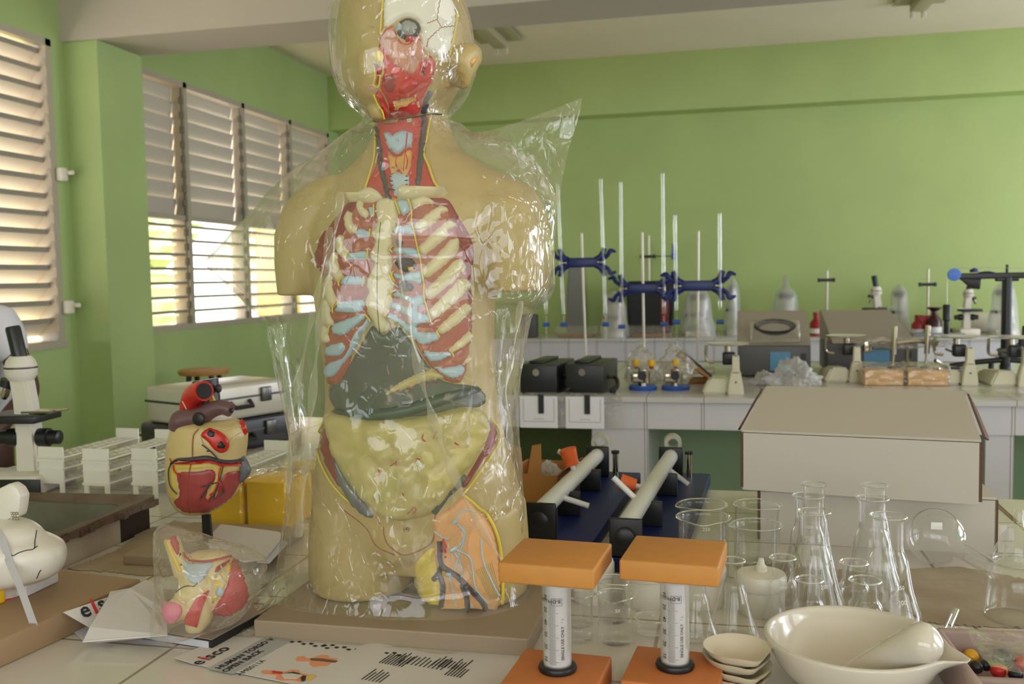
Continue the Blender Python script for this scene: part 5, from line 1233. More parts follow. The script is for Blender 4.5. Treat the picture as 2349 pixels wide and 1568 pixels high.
# resonance tubes on blue boards
def resonance(near_px, rz, L_, label, w, off, stoppers, rods):
    p = P(near_px[0], near_px[1], TOP); t = thing('resonance_tube', label, 'resonance tube apparatus', p, rz, 'grey tubes on blue boards'); bt = .024
    b = BM(); box(b, (w/2-off, L_/2, bt/2), (w, L_, bt), bev=.002); obj('board', b, 'board_blue', t)
    pw = .052
    for y, h in ((.006, .062), (L_-.055, .066)):
        b = BM(); box(b, (pw/2, y, bt+h/2), (pw, .007, h), bev=.003); e = obj('end_plate', b, 'plate_black', t)
        if y < .1:
            b = BM(); M = Matrix.Rotation(PI/2, 3, 'X'); lathe(b, [(.0145+.0008*(k % 2), 0) for k in range(1)]+[(.0145, .004), (.0155, .005), (.0155, .012), (.012, .014), (0, .014)], (pw/2, y-.003, bt+.034), 24, M); obj('adjusting_knob', b, 'plate_black', e)
    for f in (.30, .66):
        b = BM(); box(b, (pw*.72, L_*f, bt+.022), (.042, .012, .044), bev=.002); obj('support', b, 'plate_black', t)
    b = BM(); tube(b, [(pw/2-.002, .012, bt+.046), (pw/2, L_-.058, bt+.046)], .0155, 24); obj('tube', b, 'tube_grey', t)
    b = BM(); M = Matrix.Rotation(R(8), 3, 'Z') @ Matrix.Rotation(PI/2, 3, 'X'); lathe(b, [(.019, 0), (.019, .03), (.011, .03), (.011, 0), (.019, 0)], (pw/2, L_-.018, bt+.072), 24, M); obj('loudspeaker_ring', b, 'case_alu', t)
    b = BM(); cyl(b, (pw+.012, L_-.045, bt), .0065, .05, 14); obj('pin', b, 'chrome', t)
    b = BM(); cyl(b, (pw+.012, L_-.045, bt+.05), .009, .006, 14); obj('pin_cap', b, 'plate_black', t)
    for (y, dx, dz, ln) in rods:
        a = V((pw/2, L_*y, bt+.046)); d = V((dx, .0, dz)).normalized(); b = BM(); tube(b, [a+d*.013, a+d*(.015+ln)], .0052, 14); obj('side_tube', b, 'tube_grey', t)
    for (y, dx, dz, s) in stoppers:
        a = V((pw/2, L_*y, bt+.046)); d = V((dx, -.1, dz)).normalized(); M = d.to_track_quat('Z', 'Y').to_matrix(); b = BM(); tube(b, [a+d*.012, a+d*.034], .0052, 14); obj('side_tube', b, 'tube_grey', t)
        b = BM(); lathe(b, [(0, 0), (.0145*s, 0), (.018*s, .034*s), (0, .034*s)], a+d*.026, 24, M); obj('stopper', b, 'stopper_orange', t)
    return t
resonance((1206, 1268), R(-3), .57, 'blue board with a grey resonance tube, orange stopper on top, nearer the cardboard box', .125, .012, [(.5, -.25, 1, .95)], [(.22, .9, -.25, .045), (.66, -1, .6, .05)])
resonance((1397, 1312), R(-3.4), .66, 'blue board with a grey resonance tube behind the right syringe', .118, .012, [(.42, -1, .25, .85)], [(.25, -.75, .7, .05), (.75, .8, -.6, .045)])
# open kraft box
kp = P(1200, 1160, TOP)+V((-.006, .02, 0)); t = thing('cardboard_box', 'open brown cardboard box with raised flaps between the torso and the blue boards', 'box', kp, R(-8))
w_, d_, h_ = .075, .15, .062; th = .003
b = BM(); box(b, (w_/2-.02, d_/2, th/2), (w_+.04, d_, th)); box(b, (w_/2-.02, 0, h_/2), (w_+.04, th, h_)); box(b, (w_/2-.02, d_, h_/2), (w_+.04, th, h_)); box(b, (w_, d_/2, h_/2), (th, d_, h_)); box(b, (-.04, d_/2, h_/2), (th, d_, h_)); obj('carton', b, 'carton_kraft', t, False)
b = BM(); plate(b, [(.012, 0, h_), (.042, 0, h_), (.04, .004, h_+.062), (.022, .004, h_+.058)], (0, 1, 0), .003); obj('flap', b, 'carton_kraft', t, False)
b = BM(); plate(b, [(-.036, .0, h_), (.002, .0, h_), (-.004, .006, h_+.052), (-.03, .006, h_+.058)], (0, 1, 0), .003); obj('flap', b, 'carton_kraft', t, False)
b = BM(); plate(b, [(w_, .01, h_), (w_, d_-.01, h_), (w_+.012, d_-.01, h_+.012), (w_+.012, .01, h_+.012)], (1, 0, 0), .003); obj('flap', b, 'carton_kraft', t, False)
b = BM(); box(b, (w_+.002, d_*.35, h_*.6), (.001, d_*.45, h_*.5)); obj('label_sticker', b, 'paper_lavender', t, False)
o = crumple(1250, 1120, TOP+.02, .03, .045, .05, 7.1, 'crumpled clear film inside the open cardboard box', 'film_milky', off=V((.0, .03, 0)))
# white porcelain / plastic jars
def jar(px, py, r, h, label, knob=False):
    p = P(px, py, TOP); p.y += r; t = thing('plastic_jar', label, 'jar', p, 0, 'white jars with lids')
    b = BM(); lathe(b, [(0, 0), (r*.86, 0), (r*.92, .004), (r*.92, h*.62)], seg=36, cap1=True); obj('jar_body', b, 'jar_white', t)
    b = BM(); lathe(b, [(r*.97, h*.6), (r, h*.63), (r, h*.86), (r*.93, h*.95), (r*.6, h), (0, h)], seg=36, cap0=True); l = obj('lid', b, 'jar_white', t)
    if knob:
        b = BM(); lathe(b, [(.008, h-.002), (.008, h+.006), (.005, h+.009), (.0035, h+.017), (0, h+.018)], seg=20); obj('spout', b, 'jar_white', l)
    return t
jar(1352, 1392, .032, .062, 'white lidded jar half hidden behind the left syringe'); jar(1478, 1404, .037, .064, 'white lidded jar between the two syringes'); jar(1605, 1406, .036, .062, 'white lidded jar under the right syringe block'); jar(1748, 1424, .034, .058, 'white jar with a small spout on its lid', True)
# glassware
def spout(prof, seg, c, amt=.12, ang=-PI/2, wid=.35):
    b = BM(); rings = []; n = len(prof)
    for i, (r, z) in enumerate(prof):
        ring = []
        for j in range(seg):
            a = 2*PI*j/seg; da = (a-ang+PI) % (2*PI)-PI; k = max(0, (i-(n-4))/3) if n > 4 else 0
            rr = r*(1+amt*k*math.exp(-(da/wid)**2)); zz = z-(.002*k*math.exp(-(da/wid)**2))
            ring.append(V((rr*math.cos(a), rr*math.sin(a), zz)))
        rings.append(ring)
    loft(b, rings, False, False); return b
def beaker(px, py, r, h, label, ang=-PI/2):
    p = P(px, py, TOP); p.y += r*.8; t = thing('beaker', label, 'beaker', p, 0, 'glass beakers')
    prof = [(0, .0006), (r*.9, .0006), (r*.98, .003), (r, .008), (r, h*.5), (r, h*.86), (r*1.0, h*.93), (r*1.03, h*.975), (r*1.08, h)]
    obj('glass_wall', spout(prof, 44, None, .14, ang), 'glass', t, True, 180)
    b = BM(); pts = []
    for j in range(44):
        a = 2*PI*j/44; da = (a-ang+PI) % (2*PI)-PI; g = math.exp(-(da/.35)**2); pts.append(V((r*1.08*(1+.14*g)*math.cos(a), r*1.08*(1+.14*g)*math.sin(a), h-.002*g)))
    pts.append(pts[0]); tube(b, pts, .0011, 6, False, False); obj('rim', b, 'glass_rim', t)
    return t
def mark(t, s, size, r, z, a0=-PI/2, m='etch_white'):
    b = BM(); text_bm(b, s, size, lambda x, y: V(((r+.0006)*math.cos(a0+x/r), (r+.0006)*math.sin(a0+x/r), z+y))); return obj('etched_mark', b, m, t, False)
bk = [beaker(1612, 1300, .036, .094, 'large glass beaker furthest back left, behind the right syringe block', R(200)), beaker(1613, 1342, .0375, .096, 'large glass beaker with its spout towards the viewer, behind the right syringe block'), beaker(1738, 1300, .034, .094, 'large glass beaker in front of the lower white carton edge', R(-20)), beaker(1738, 1352, .0335, .09, 'large glass beaker in front of the carton beaker, left of the tall flasks', R(190)),
      beaker(1322, 1440, .0195, .06, 'small glass beaker right behind the left syringe', R(10)), beaker(1402, 1432, .02, .056, 'small glass beaker between the syringes, further back', R(-35)), beaker(1409, 1482, .022, .06, 'small glass beaker between the syringes, nearest the viewer'), beaker(1322, 1476, .019, .06, 'small glass beaker partly hidden by the left syringe, front one', R(20))]
mark(bk[6], '50', .006, .022, .045, -PI/2+.1); mark(bk[0], '250', .008, .036, .06)
beaker(1492, 1460, .02, .02, 'shallow glass dish just left of the right syringe', R(90))
def flask(px, py, r, h, nr, label, big=True):
    p = P(px, py, TOP); p.y += r*.8; t = thing('conical_flask', label, 'flask', p, 0, 'conical glass flasks')
    prof = [(0, .0006), (r*.9, .0006), (r, .004), (r*1.0, .008), (r*.93, h*.16), (r*.72, h*.36), (nr*1.35, h*.60), (nr*1.05, h*.70), (nr, h*.78), (nr, h*.95), (nr*1.08, h*.98), (nr*1.2, h)]
    q = [V((a, 0, z)) for a, z in prof]; b = BM(); lathe(b, [(max(v.x, 0), v.z) for v in smooth_path(q[2:], 3)], seg=40)
    lathe(b, [(0, .0006), (r*.9, .0006), (r, .004)], seg=40); obj('glass_wall', b, 'glass', t, True, 180)
    b = BM(); tube(b, [(nr*1.2*math.cos(2*PI*j/40), nr*1.2*math.sin(2*PI*j/40), h) for j in range(41)], .0013, 6, False, False); obj('rim', b, 'glass_rim', t)
    return t
fl_ = [flask(1871, 1332, .036, .141, .0155, 'tall conical flask furthest back of the left group in front of the white carton'), flask(1858, 1374, .041, .141, .018, 'tall conical flask in the middle of the left group in front of the white carton'), flask(1872, 1440, .044, .145, .0175, 'tall conical flask nearest the viewer in the left group behind the mortar'),
       flask(2012, 1332, .036, .139, .0155, 'tall conical flask furthest back of the right group in front of the white carton'), flask(2008, 1384, .042, .141, .018, 'tall conical flask in the middle of the right group in front of the white carton'), flask(2046, 1462, .044, .147, .0185, 'tall conical flask with white graduation marks behind the mortar'),
       flask(1682, 1484, .033, .102, .0125, 'small conical flask nearest the right syringe and the stacked dishes'), flask(1798, 1446, .027, .09, .0135, 'small conical flask further back, left of the tall flask behind the mortar'), flask(1860, 1494, .03, .082, .0135, 'small conical flask right behind the mortar rim, left one'), flask(1963, 1446, .027, .083, .0145, 'small conical flask further back, between the tall flask groups'), flask(1990, 1494, .03, .081, .0155, 'small conical flask right behind the mortar rim, right one'), flask(1597, 1474, .028, .082, .0115, 'small conical flask directly right of the right syringe')]
for t, r, zz in ((fl_[5], .04, ((.042, '200', .008), (.06, '250', .007), (.024, '150', .008))), (fl_[2], .036, ((.05, '250', .007),))):
    for z, s, sz in zz:
        b = BM(); rr = r*(1-.9*z/.147)+.006
        text_bm(b, s, sz, lambda x, y: V(((rr-y*.25)*math.cos(-PI/2+.2+x/rr), (rr-y*.25)*math.sin(-PI/2+.2+x/rr), z+y))); obj('etched_mark', b, 'etch_white', t, False)
# round flask lying down and glass at the right edge
p = P(2152, 1302, TOP); rr = .044
t = thing('round_flask', 'round-bottomed glass flask lying on its side in front of the white carton', 'flask', (p.x, p.y+.02, TOP+rr))
ax = (P(2330, 1330, TOP+.02)-V((p.x, p.y+.02, TOP+rr))).normalized(); M = ax.to_track_quat('Z', 'Y').to_matrix()
prof = [(rr*math.sin(a), -rr*math.cos(a)) for a in [PI*k/24 for k in range(1, 21)]]+[(.014, rr*1.0), (.0125, rr*1.3), (.0125, rr*2.6), (.015, rr*2.65)]
b = BM(); lathe(b, prof, seg=40, M=M); obj('glass_wall', b, 'glass', t, True, 180)
b = BM(); text_bm(b, '500', .009, lambda x, y: V((-.012+x, -rr*.72-.001, .02+y))+V((0, 0, 0))); o = obj('etched_mark', b, 'etch_white', t, False)
b = BM(); box(b, (-.006, -rr*.8, .026), (.016, .0006, .011), M=None); obj('frosted_patch', b, 'etch_white', t, False)
def glass_tube(name, label, a, c, r, cat='glass tube', closed=False):
    b = BM(); tube(b, [a, c], r, 20, closed, False); o = obj(name, b, 'glass', None, True, 180); return tag(o, label, cat)
glass_tube('glass_tube', 'short glass tube lying on the cement smear beside the mortar spout', P(2175, 1440, TOP+.006), P(2192, 1402, TOP+.006), .0055)
pr_ = P(2335, 1290, TOP); t = thing('glass_funnel', 'upturned glass funnel cut by the right edge of the photo, behind', 'funnel', (pr_.x, pr_.y, TOP))
b = BM(); lathe(b, [(.036, .001), (.034, .02), (.022, .045), (.008, .06), (.006, .085)], seg=36); obj('glass_wall', b, 'glass', t, True, 180)
b = BM(); tube(b, [(.036*math.cos(2*PI*j/40), .036*math.sin(2*PI*j/40), .001) for j in range(41)], .0012, 6, False, False); obj('rim', b, 'glass_rim', t)
pr_ = P(2330, 1420, TOP); t = thing('glass_cylinder', 'wide glass vessel at the right edge behind the tray of coloured balls', 'glass vessel', (pr_.x, pr_.y, TOP))
b = BM(); lathe(b, [(0, .0008), (.036, .001), (.038, .004), (.034, .05), (.027, .072), (.016, .082), (.014, .1)], seg=40); obj('glass_wall', b, 'glass', t, True, 180)
pr_ = P(2300, 1240, TOP); t = thing('plastic_scoop', 'small milky plastic clip standing right of the white carton', 'clip', (pr_.x, pr_.y, TOP))
b = BM(); box(b, (0, 0, .014), (.012, .006, .028), bev=.002); box(b, (.012, .0, .012), (.01, .006, .024), bev=.002); obj('clip_body', b, 'syringe_wall', t)
b = BM(); tube(b, [P(2284, 1150, TOP+.003), P(2332, 1194, TOP+.003)], .0018, 8); o = obj('thin_stick', b, 'box_brown'); tag(o, 'thin wooden stick lying on the tiles right of the white carton', 'stick')
# stacked evaporating dishes
dp = P(1692, 1600, TOP); dp.y += .025
prof = [(0, 0), (.014, 0), (.022, .005), (.031, .012), (.036, .019), (.037, .0205), (.0355, .0198), (.028, .0145), (.021, .0065), (.012, .002), (0, .002)]
def dish(i, label):
    b = BM(); rings = []
    for k, (r, z) in enumerate(prof):
        ring = []
        for j in range(44):
            a = 2*PI*j/44; da = (a+R(62)+PI) % (2*PI)-PI; g = math.exp(-(da/.3)**2)*(1 if r > .03 else .3 if r > .026 else 0)
            ring.append(V((r*(1+.16*g)*math.cos(a), r*(1+.16*g)*math.sin(a), z-.0015*g)))
        rings.append(ring)
    loft(b, rings, False, False); o = obj('evaporating_dish', b, 'porcelain_rough', None, True, 60); o.location = (dp.x+.0015*math.sin(i*2), dp.y+.0015*math.cos(i*3), TOP+.0095*i); o.rotation_euler = (0, 0, .12*math.sin(i*5))
    return tag(o, label, 'dish', 'stacked porcelain dishes')
for i, lab in enumerate(('porcelain evaporating dish at the bottom of the stack beside the mortar', 'porcelain evaporating dish second from the bottom of the stack beside the mortar', 'porcelain evaporating dish second from the top of the stack beside the mortar', 'topmost porcelain evaporating dish of the stack beside the mortar')): dish(i, lab)
# mortar and pestle
mp_ = P(1965, 1640, TOP); mc = V((AY(1958, 1468, 1.075).x, 1.075, TOP)); mh = AY(1958, 1455, 1.075).z-TOP; mr = .098
t = thing('mortar', 'large white porcelain mortar with a pouring lip in the right foreground', 'mortar', mc)
prof = [(0, .001), (mr*.5, .001), (mr*.62, .004), (mr*.8, mh*.35), (mr*.93, mh*.7), (mr*.98, mh*.93), (mr*.975, mh*.985), (mr*.955, mh), (mr*.925, mh*.985), (mr*.9, mh*.93), (mr*.82, mh*.65), (mr*.62, mh*.32), (mr*.3, mh*.16), (0, mh*.13)]
prof = [(max(0, v.x), v.z) for v in smooth_path([V((a, 0, z)) for a, z in prof], 3)]
b = BM(); rings = []
for r, z in prof:
    ring = []
    for j in range(72):
        a = 2*PI*j/72; da = (a-R(-22)+PI) % (2*PI)-PI; k = max(0, (z/mh-.72)/.28)*(1 if r > mr*.7 else 0); g = math.exp(-(da/.17)**2)*k
        ring.append(V((r*(1+.26*g)*math.cos(a), r*(1+.26*g)*math.sin(a), z-.003*g)))
    rings.append(ring)
loft(b, rings, False, False); obj('bowl', b, 'porcelain', t, True, 180)
pa_, pb_ = AY(1960, 1548, 1.06), AY(2118, 1472, 1.02)
tp = thing('pestle', 'white porcelain pestle leaning in the mortar', 'pestle', pa_)
b = BM(); dv = pb_-pa_; ln = dv.length; M = dv.to_track_quat('Z', 'Y').to_matrix(); prp = [(0, -.03), (.009, -.029), (.014, -.024), (.0155, 0), (.0185, ln*.5), (.021, ln*.9), (.0208, ln*1.02), (.0175, ln*1.11), (.0105, ln*1.165), (0, ln*1.175)]
lathe(b, [(max(0, v.x), v.z) for v in smooth_path([V((a, 0, z)) for a, z in prp], 4)], seg=32, M=M); obj('shaft', b, 'porcelain', tp, True, 180)
# tray of coloured balls
kz = .045; k0 = P(2150, 1440, TOP+kz); t = thing('ball_tray', 'cardboard tray of coloured balls at the lower right corner', 'tray', (k0.x, k0.y, TOP), R(3)); kw, kd = .2, .2
b = BM(); box(b, (kw/2, -kd/2, .001), (kw, kd, .002)); obj('tray_bottom', b, 'tray_board', t, False)
for c, s in (((kw/2, 0, kz/2), (kw, .012, kz)), ((kw/2, -kd, kz/2), (kw, .012, kz)), ((0, -kd/2, kz/2), (.012, kd, kz)), ((kw, -kd/2, kz/2), (.012, kd, kz)), ((kw*.5, -.112, kz*.4), (kw, .01, kz*.8))):
    b = BM(); box(b, c, s, bev=.004); obj('tray_wall', b, 'tray_board', t)
mat('ball_yellow', (226, 168, 30), .3); mat('ball_grey', (84, 84, 90), .3); mat('ball_red', (204, 44, 44), .3); mat('ball_navy', (30, 32, 54), .25); mat('ball_black', (34, 34, 36), .3)
for px, py, rpx, m, col, lab in ((2228, 1490, 17, 'ball_yellow', 'yellow', 'yellow ball at the back left of the cardboard tray'), (2300, 1500, 23, 'ball_grey', 'grey', 'large grey ball in the cardboard tray'), (2345, 1508, 18, 'ball_red', 'red', 'red ball cut by the right edge of the photo, in the tray'), (2290, 1522, 17, 'ball_red', 'red', 'red ball beside the yellow-orange one at the front of the tray'), (2330, 1530, 16, 'ball_navy', 'navy', 'dark navy ball at the front of the cardboard tray'), (2240, 1512, 15, 'ball_black', 'black', 'black ball left of the grey one in the tray'), (2262, 1506, 13, 'ball_black', 'black', 'black ball tucked under the grey one in the tray'), (2300, 1516, 12, 'ball_yellow', 'yellow', 'yellow ball half hidden behind the front red one in the tray')):
    c = P(px, py, TOP+.03); r = rpx*mpp(c); b = BM(); ball(b, (0, 0, 0), r, 22); o = obj('plastic_ball', b, m); o.location = (c.x, c.y, TOP+.014+r); tag(o, lab, 'ball', 'coloured balls in the tray')
c = P(2285, 1515, TOP+.03); 
b = BM(); bmesh.ops.create_grid(b, x_segments=16, y_segments=10, size=.5)
for v in b.verts: v.co = V((v.co.x*.15, v.co.y*.11, .006*noise.noise(v.co*7)+.004*abs(noise.noise(v.co*17))))
o = obj('clear_film', b, 'film', None, True, 180); o.location = (k0.x+.1, k0.y-.072, TOP+.050); tag(o, 'clear film lying over the coloured balls in the tray', 'plastic film')
# white mailer cartons
def carton(name, label, c, rz, w, d, h, lid=0, group='white mailer cartons'):
    t = thing(name, label, 'box', c, rz, group); th = .004
    b = BM(); box(b, (w/2, 0, h/2), (w, th, h)); box(b, (w/2, d, h/2), (w, th, h)); box(b, (w/2, d/2, th/2), (w, d, th)); obj('carton_body', b, 'carton_white', t, False)
    for x in (0, w):
        b = BM(); box(b, (x, d/2, h/2), (th, d, h)); obj('side_panel', b, 'carton_white', t, False)
    for x in (-.003, w+.003):
        b = BM(); box(b, (x, .006, h*.52), (.005, .012, h*.96)); obj('cut_edge', b, 'carton_core', t, False)
    b = BM(); M = Matrix.Rotation(lid, 3, 'X'); box(b, M @ V((w/2, d/2, 0))+V((0, 0, h+.003)), (w+.006, d, th), M=M); l = obj('lid', b, 'carton_white', t, False)
    if lid:
        for x, s in ((-.008, -1), (w+.008, 1)):
            b = BM(); pts = [(x, .03, h+.004), (x+s*.012, .10, h-.012), (x+s*.016, d*.45, h-.014), (x+s*.01, d*.8, h+.012), (x, d*.98, h+d*math.sin(lid))]; plate(b, pts, (s, 0, 0), .004); obj('lid_flap', b, 'carton_core', l, False)
    return t
w0, w1q = P(1745, 1241, TOP), P(2280, 1270, TOP); dv = w1q-w0
carton('white_carton', 'lower of the two white cardboard mailer cartons behind the flasks', w0, math.atan2(dv.y, dv.x), dv.length, .34, .088)
u0, u1 = AY(1706, 1115, 1.63), AY(2243, 1172, 1.575); dv = u1-u0; uz = TOP+.0935
carton('white_carton', 'upper white cardboard mailer carton with a slightly raised lid', V((u0.x, u0.y, uz)), math.atan2(dv.y, dv.x), dv.length, .36, AY(1706, 992, u0.y).z-uz, R(5.5))
# ------------------------------------------------------------------ things on the middle bench
mat('metal_rod', (206, 198, 186), .35, .4); mat('clamp_blue', (16, 34, 104), .35); mat('valve_blue', (50, 90, 170), .4); mat('balance_cream', (214, 208, 184), .4)
mat('spectro_beige', (158, 150, 134), .5); mat('spectro_grey', (84, 84, 86), .45); mat('panel_blue', (84, 140, 176), .4); mat('base_blue', (44, 88, 176), .2); mat('cap_yellow', (232, 184, 40), .4); mat('carton_peach', (226, 176, 110), .5); mat('black_bag', (20, 20, 20), .5); mat('binder_grey', (128, 126, 122), .5); mat('pulley_blue', (84, 128, 222), .4); mat('bottle_red', (150, 30, 30), .35); mat('bottle_dark', (60, 18, 24), .3); mat('label_white', (214, 212, 210), .6); mat('clip_wood', (168, 118, 62), .5); mat('grey_plate', (134, 136, 142), .4); mat('glow_steel', (240, 236, 228), .15, .35)
glassy('burette_glass', (.97, .98, .96), .05, .6, .05, .05, (236, 238, 226), power=1.3)
def at_mid(px, y): return AY(px, 860, y).x
# burette stands
def stand(px_bot, px_top, py_top, y, clamp_py, label):
    x0 = at_mid(px_bot, y); top = AY(px_top, py_top, y); t = thing('burette_stand', label, 'stand', (x0, y, TOP), 0, 'burette stands with blue clamps'); h = top.z-TOP; dx = top.x-x0
    b = BM(); box(b, (0, -.05, .008), (.16, .2, .016), bev=.003); obj('foot', b, 'case_alu', t)
    b = BM(); tube(b, [(0, 0, .01), (dx, 0, h)], .0065, 12); obj('rod', b, 'metal_rod', t)
    cz_ = AY(px_top, clamp_py, y).z-TOP; cx_ = dx*cz_/h; b = BM()
    box(b, (cx_, -.016, cz_), (.19, .016, .05), bev=.006)
    cl = obj('butterfly_clamp', b, 'clamp_blue', t)
    for sx_ in (-1, 1):
        for sz in (-1, 1):
            b = BM(); tube(b, [(cx_+sx_*.075, -.018, cz_+sz*.012), (cx_+sx_*.1, -.02, cz_+sz*.03), (cx_+sx_*.118, -.022, cz_+sz*.072)], [.02, .017, .012], 10); obj('jaw', b, 'clamp_blue', cl)
            b = BM(); tube(b, [(cx_+sx_*.1, -.02, cz_+sz*.01), (cx_+sx_*.135, -.03, cz_+sz*.035), (cx_+sx_*.15, -.03, cz_+sz*.058), (cx_+sx_*.178, -.03, cz_+sz*.05)], [.012, .011, .013, .005], 8); obj('finger_grip', b, 'clamp_blue', cl)
        b = BM(); ball(b, (cx_+sx_*.085, -.03, cz_), .008, 10); obj('screw', b, 'chrome', cl)
stand(1345, 1334, 535, 4.85, 602, 'burette stand with a blue butterfly clamp beside the torso, leftmost of three'); stand(1478, 1473, 533, 4.9, 661, 'burette stand with a blue butterfly clamp in the middle of three'); stand(1600, 1602, 530, 4.62, 655, 'burette stand with a blue butterfly clamp, rightmost of three')
b = BM()
def burette(pxt, pyt, pxb, pyb, y, label):
    a, c = AY(pxt, pyt, y), AY(pxb, pyb, y); t = thing('burette', label, 'burette', c, 0, 'glass burettes'); d = a-c; L_ = d.length; u = d/L_
    b = BM(); tube(b, [u*.16, u*L_], .0088, 14, False); obj('glass_tube', b, 'burette_glass', t)
    b = BM(); tube(b, [u*.02, u*.15], .0035, 10, False); obj('tip', b, 'burette_glass', t)
    b = BM(); cyl(b, u*.105-V((.018, 0, 0)), .011, .036, 14, Matrix.Rotation(PI/2, 3, 'Y')); obj('stopcock', b, 'valve_blue', t)
    b = BM(); lathe(b, [(.0088, 0), (.014, .006)], u*(L_-.003), 14); obj('lip', b, 'burette_glass', t)
for q in ((1279, 420, 1296, 790, 4.82, 'clear glass burette nearest the torso, in the left blue clamp'), (1378, 411, 1391, 790, 4.82, 'clear glass burette on the right side of the left blue clamp'), (1424, 418, 1427, 795, 4.87, 'clear glass burette on the left side of the middle blue clamp'), (1520, 397, 1524, 790, 4.87, 'tallest clear glass burette, right side of the middle blue clamp'), (1548, 494, 1553, 788, 4.59, 'clear glass burette on the left side of the right blue clamp'), (1651, 489, 1652, 788, 4.59, 'clear glass burette on the right side of the right blue clamp'), (1250, 600, 1254, 790, 4.82, 'short visible burette right against the edge of the torso bag')): burette(*q)
mat('card_white', (240, 238, 244), .6)
# black boxes with hanging instruction cards
def power_box(px, py, label, card_label, w=.15):
    p = P(px, py, TOP); t = thing('black_instrument_box', label, 'instrument box', (p.x, p.y+.01, TOP), R(-4), 'black instrument boxes')
    b = BM(); box(b, (0, .17, .062), (w, .32, .112), bev=.004); obj('housing', b, 'case_dark', t)
    b = BM(); box(b, (-w*.14, .19, .123), (w*.4, .25, .012), bev=.003); obj('top_rail', b, 'scope_black', t)
    b = BM(); cyl(b, (-w*.05, .011, .088), .014, .005, 18, Matrix.Rotation(PI/2, 3, 'X')); obj('lens', b, 'chrome', t)
    for dx in (-w*.4, w*.4):
        b = BM(); box(b, (dx, .15, .003), (.02, .25, .006)); obj('foot', b, 'post_black', t, False)
    b = BM(); tube(b, [(w/2, .12, .06), (w/2+.03, .13, .055), (w/2+.05, .05, .03), (w/2+.03, .02, .012), (w/2+.05, .015, .008)], .008, 8); obj('carry_strap', b, 'post_black', t)
    t2 = thing('instruction_card', card_label, 'card', (p.x+.012, 3.572, TOP), 0, 'cards hanging from the bench')
    b = BM(); box(b, (0, 0, -.062), (.15, .0015, .124)); obj('card', b, 'card_white', t2, False)
    b = BM()
    for x0, x1, z0, z1 in ((-.06, .06, -.1, -.098), (-.062, -.06, -.1, -.01), (.06, .062, -.1, -.01), (-.02, .02, -.09, -.088)): box(b, ((x0+x1)/2, -.0012, (z0+z1)/2), (x1-x0, .001, z1-z0))
    obj('printed_frame', b, 'print_grey', t2, False)
    b = BM(); box(b, (.01, -.003, -.03), (.022, .003, .075)); obj('hanging_strap', b, 'case_dark', t2, False)
    b = BM(); box(b, (.045, .0025, -.055), (.2, .002, .14)); obj('clear_pocket', b, 'film_small', t2, False)
power_box(1232, 906, 'black instrument box on the bench edge right against the torso bag', 'printed card hanging on the bench front right beside the torso bag'); power_box(1338, 906, 'black instrument box on the bench edge, right one of two', 'printed card in a clear pocket hanging below the right black box')
# blue-based instruments in film
for px, lab, lab2, caps, sd in ((1472, 'small chrome instrument with two yellow caps on a round blue base', 'clear film bag over the chrome instrument with two yellow caps', (-.025, .035), 1.3), (1548, 'small chrome instrument with one yellow cap on a round blue base', 'clear film bag over the chrome instrument with one yellow cap', (0,), 4.1)):
    p = P(px, 897, TOP); p.y += .06; t = thing('bench_instrument', lab, 'instrument', p, 0, 'blue-based instruments')
    b = BM(); lathe(b, [(0, 0), (.055, 0), (.057, .004), (.057, .014), (.05, .02), (0, .02)], seg=32); obj('round_base', b, 'base_blue', t)
    b = BM(); cyl(b, (0, 0, .018), .02, .07, 18); box(b, (-.02, -.01, .05), (.05, .04, .04), bev=.006); cyl(b, (.015, -.02, .03), .014, .05, 14); obj('mechanism', b, 'chrome', t)
    b = BM(); cyl(b, (0, -.024, .06), .018, .02, 16, Matrix.Rotation(PI/2, 3, 'X')); obj('dial', b, 'case_dark', t)
    for x in caps:
        b = BM(); cyl(b, (x, 0, .085), .009, .012, 12); obj('neck', b, 'muscle_dark', t); b = BM(); lathe(b, [(.014, .096), (.016, .1), (.014, .122), (0, .124)], (x, 0, 0), 16, None, True); obj('yellow_cap', b, 'cap_yellow', t)
    crumple(px, 880, TOP+.018, .068, .062, .16, sd, lab2, 'film_small')
# clipboard
p = AY(1622, 868, 4.0); t = thing('clipboard', 'wooden clipboard tilted up behind the blue-based instruments', 'clipboard', (p.x, 3.98, TOP), R(12))
b = BM(); plate(b, [(-.1, 0, .11), (-.09, 0, .125), (.05, 0, .01), (.045, 0, .0)], (0, 1, 0), .2); obj('board', b, 'clip_wood', t, False); b = BM(); plate(b, [(-.088, -.0, .126), (-.082, 0, .134), (.055, 0, .012), (.05, 0, .004)], (0, 1, 0), .19); obj('black_sheet', b, 'case_dark', t, False)
b = BM(); box(b, (-.01, .1, .012), (.12, .05, .024), bev=.005); obj('rest_block', b, 'clip_wood', t)
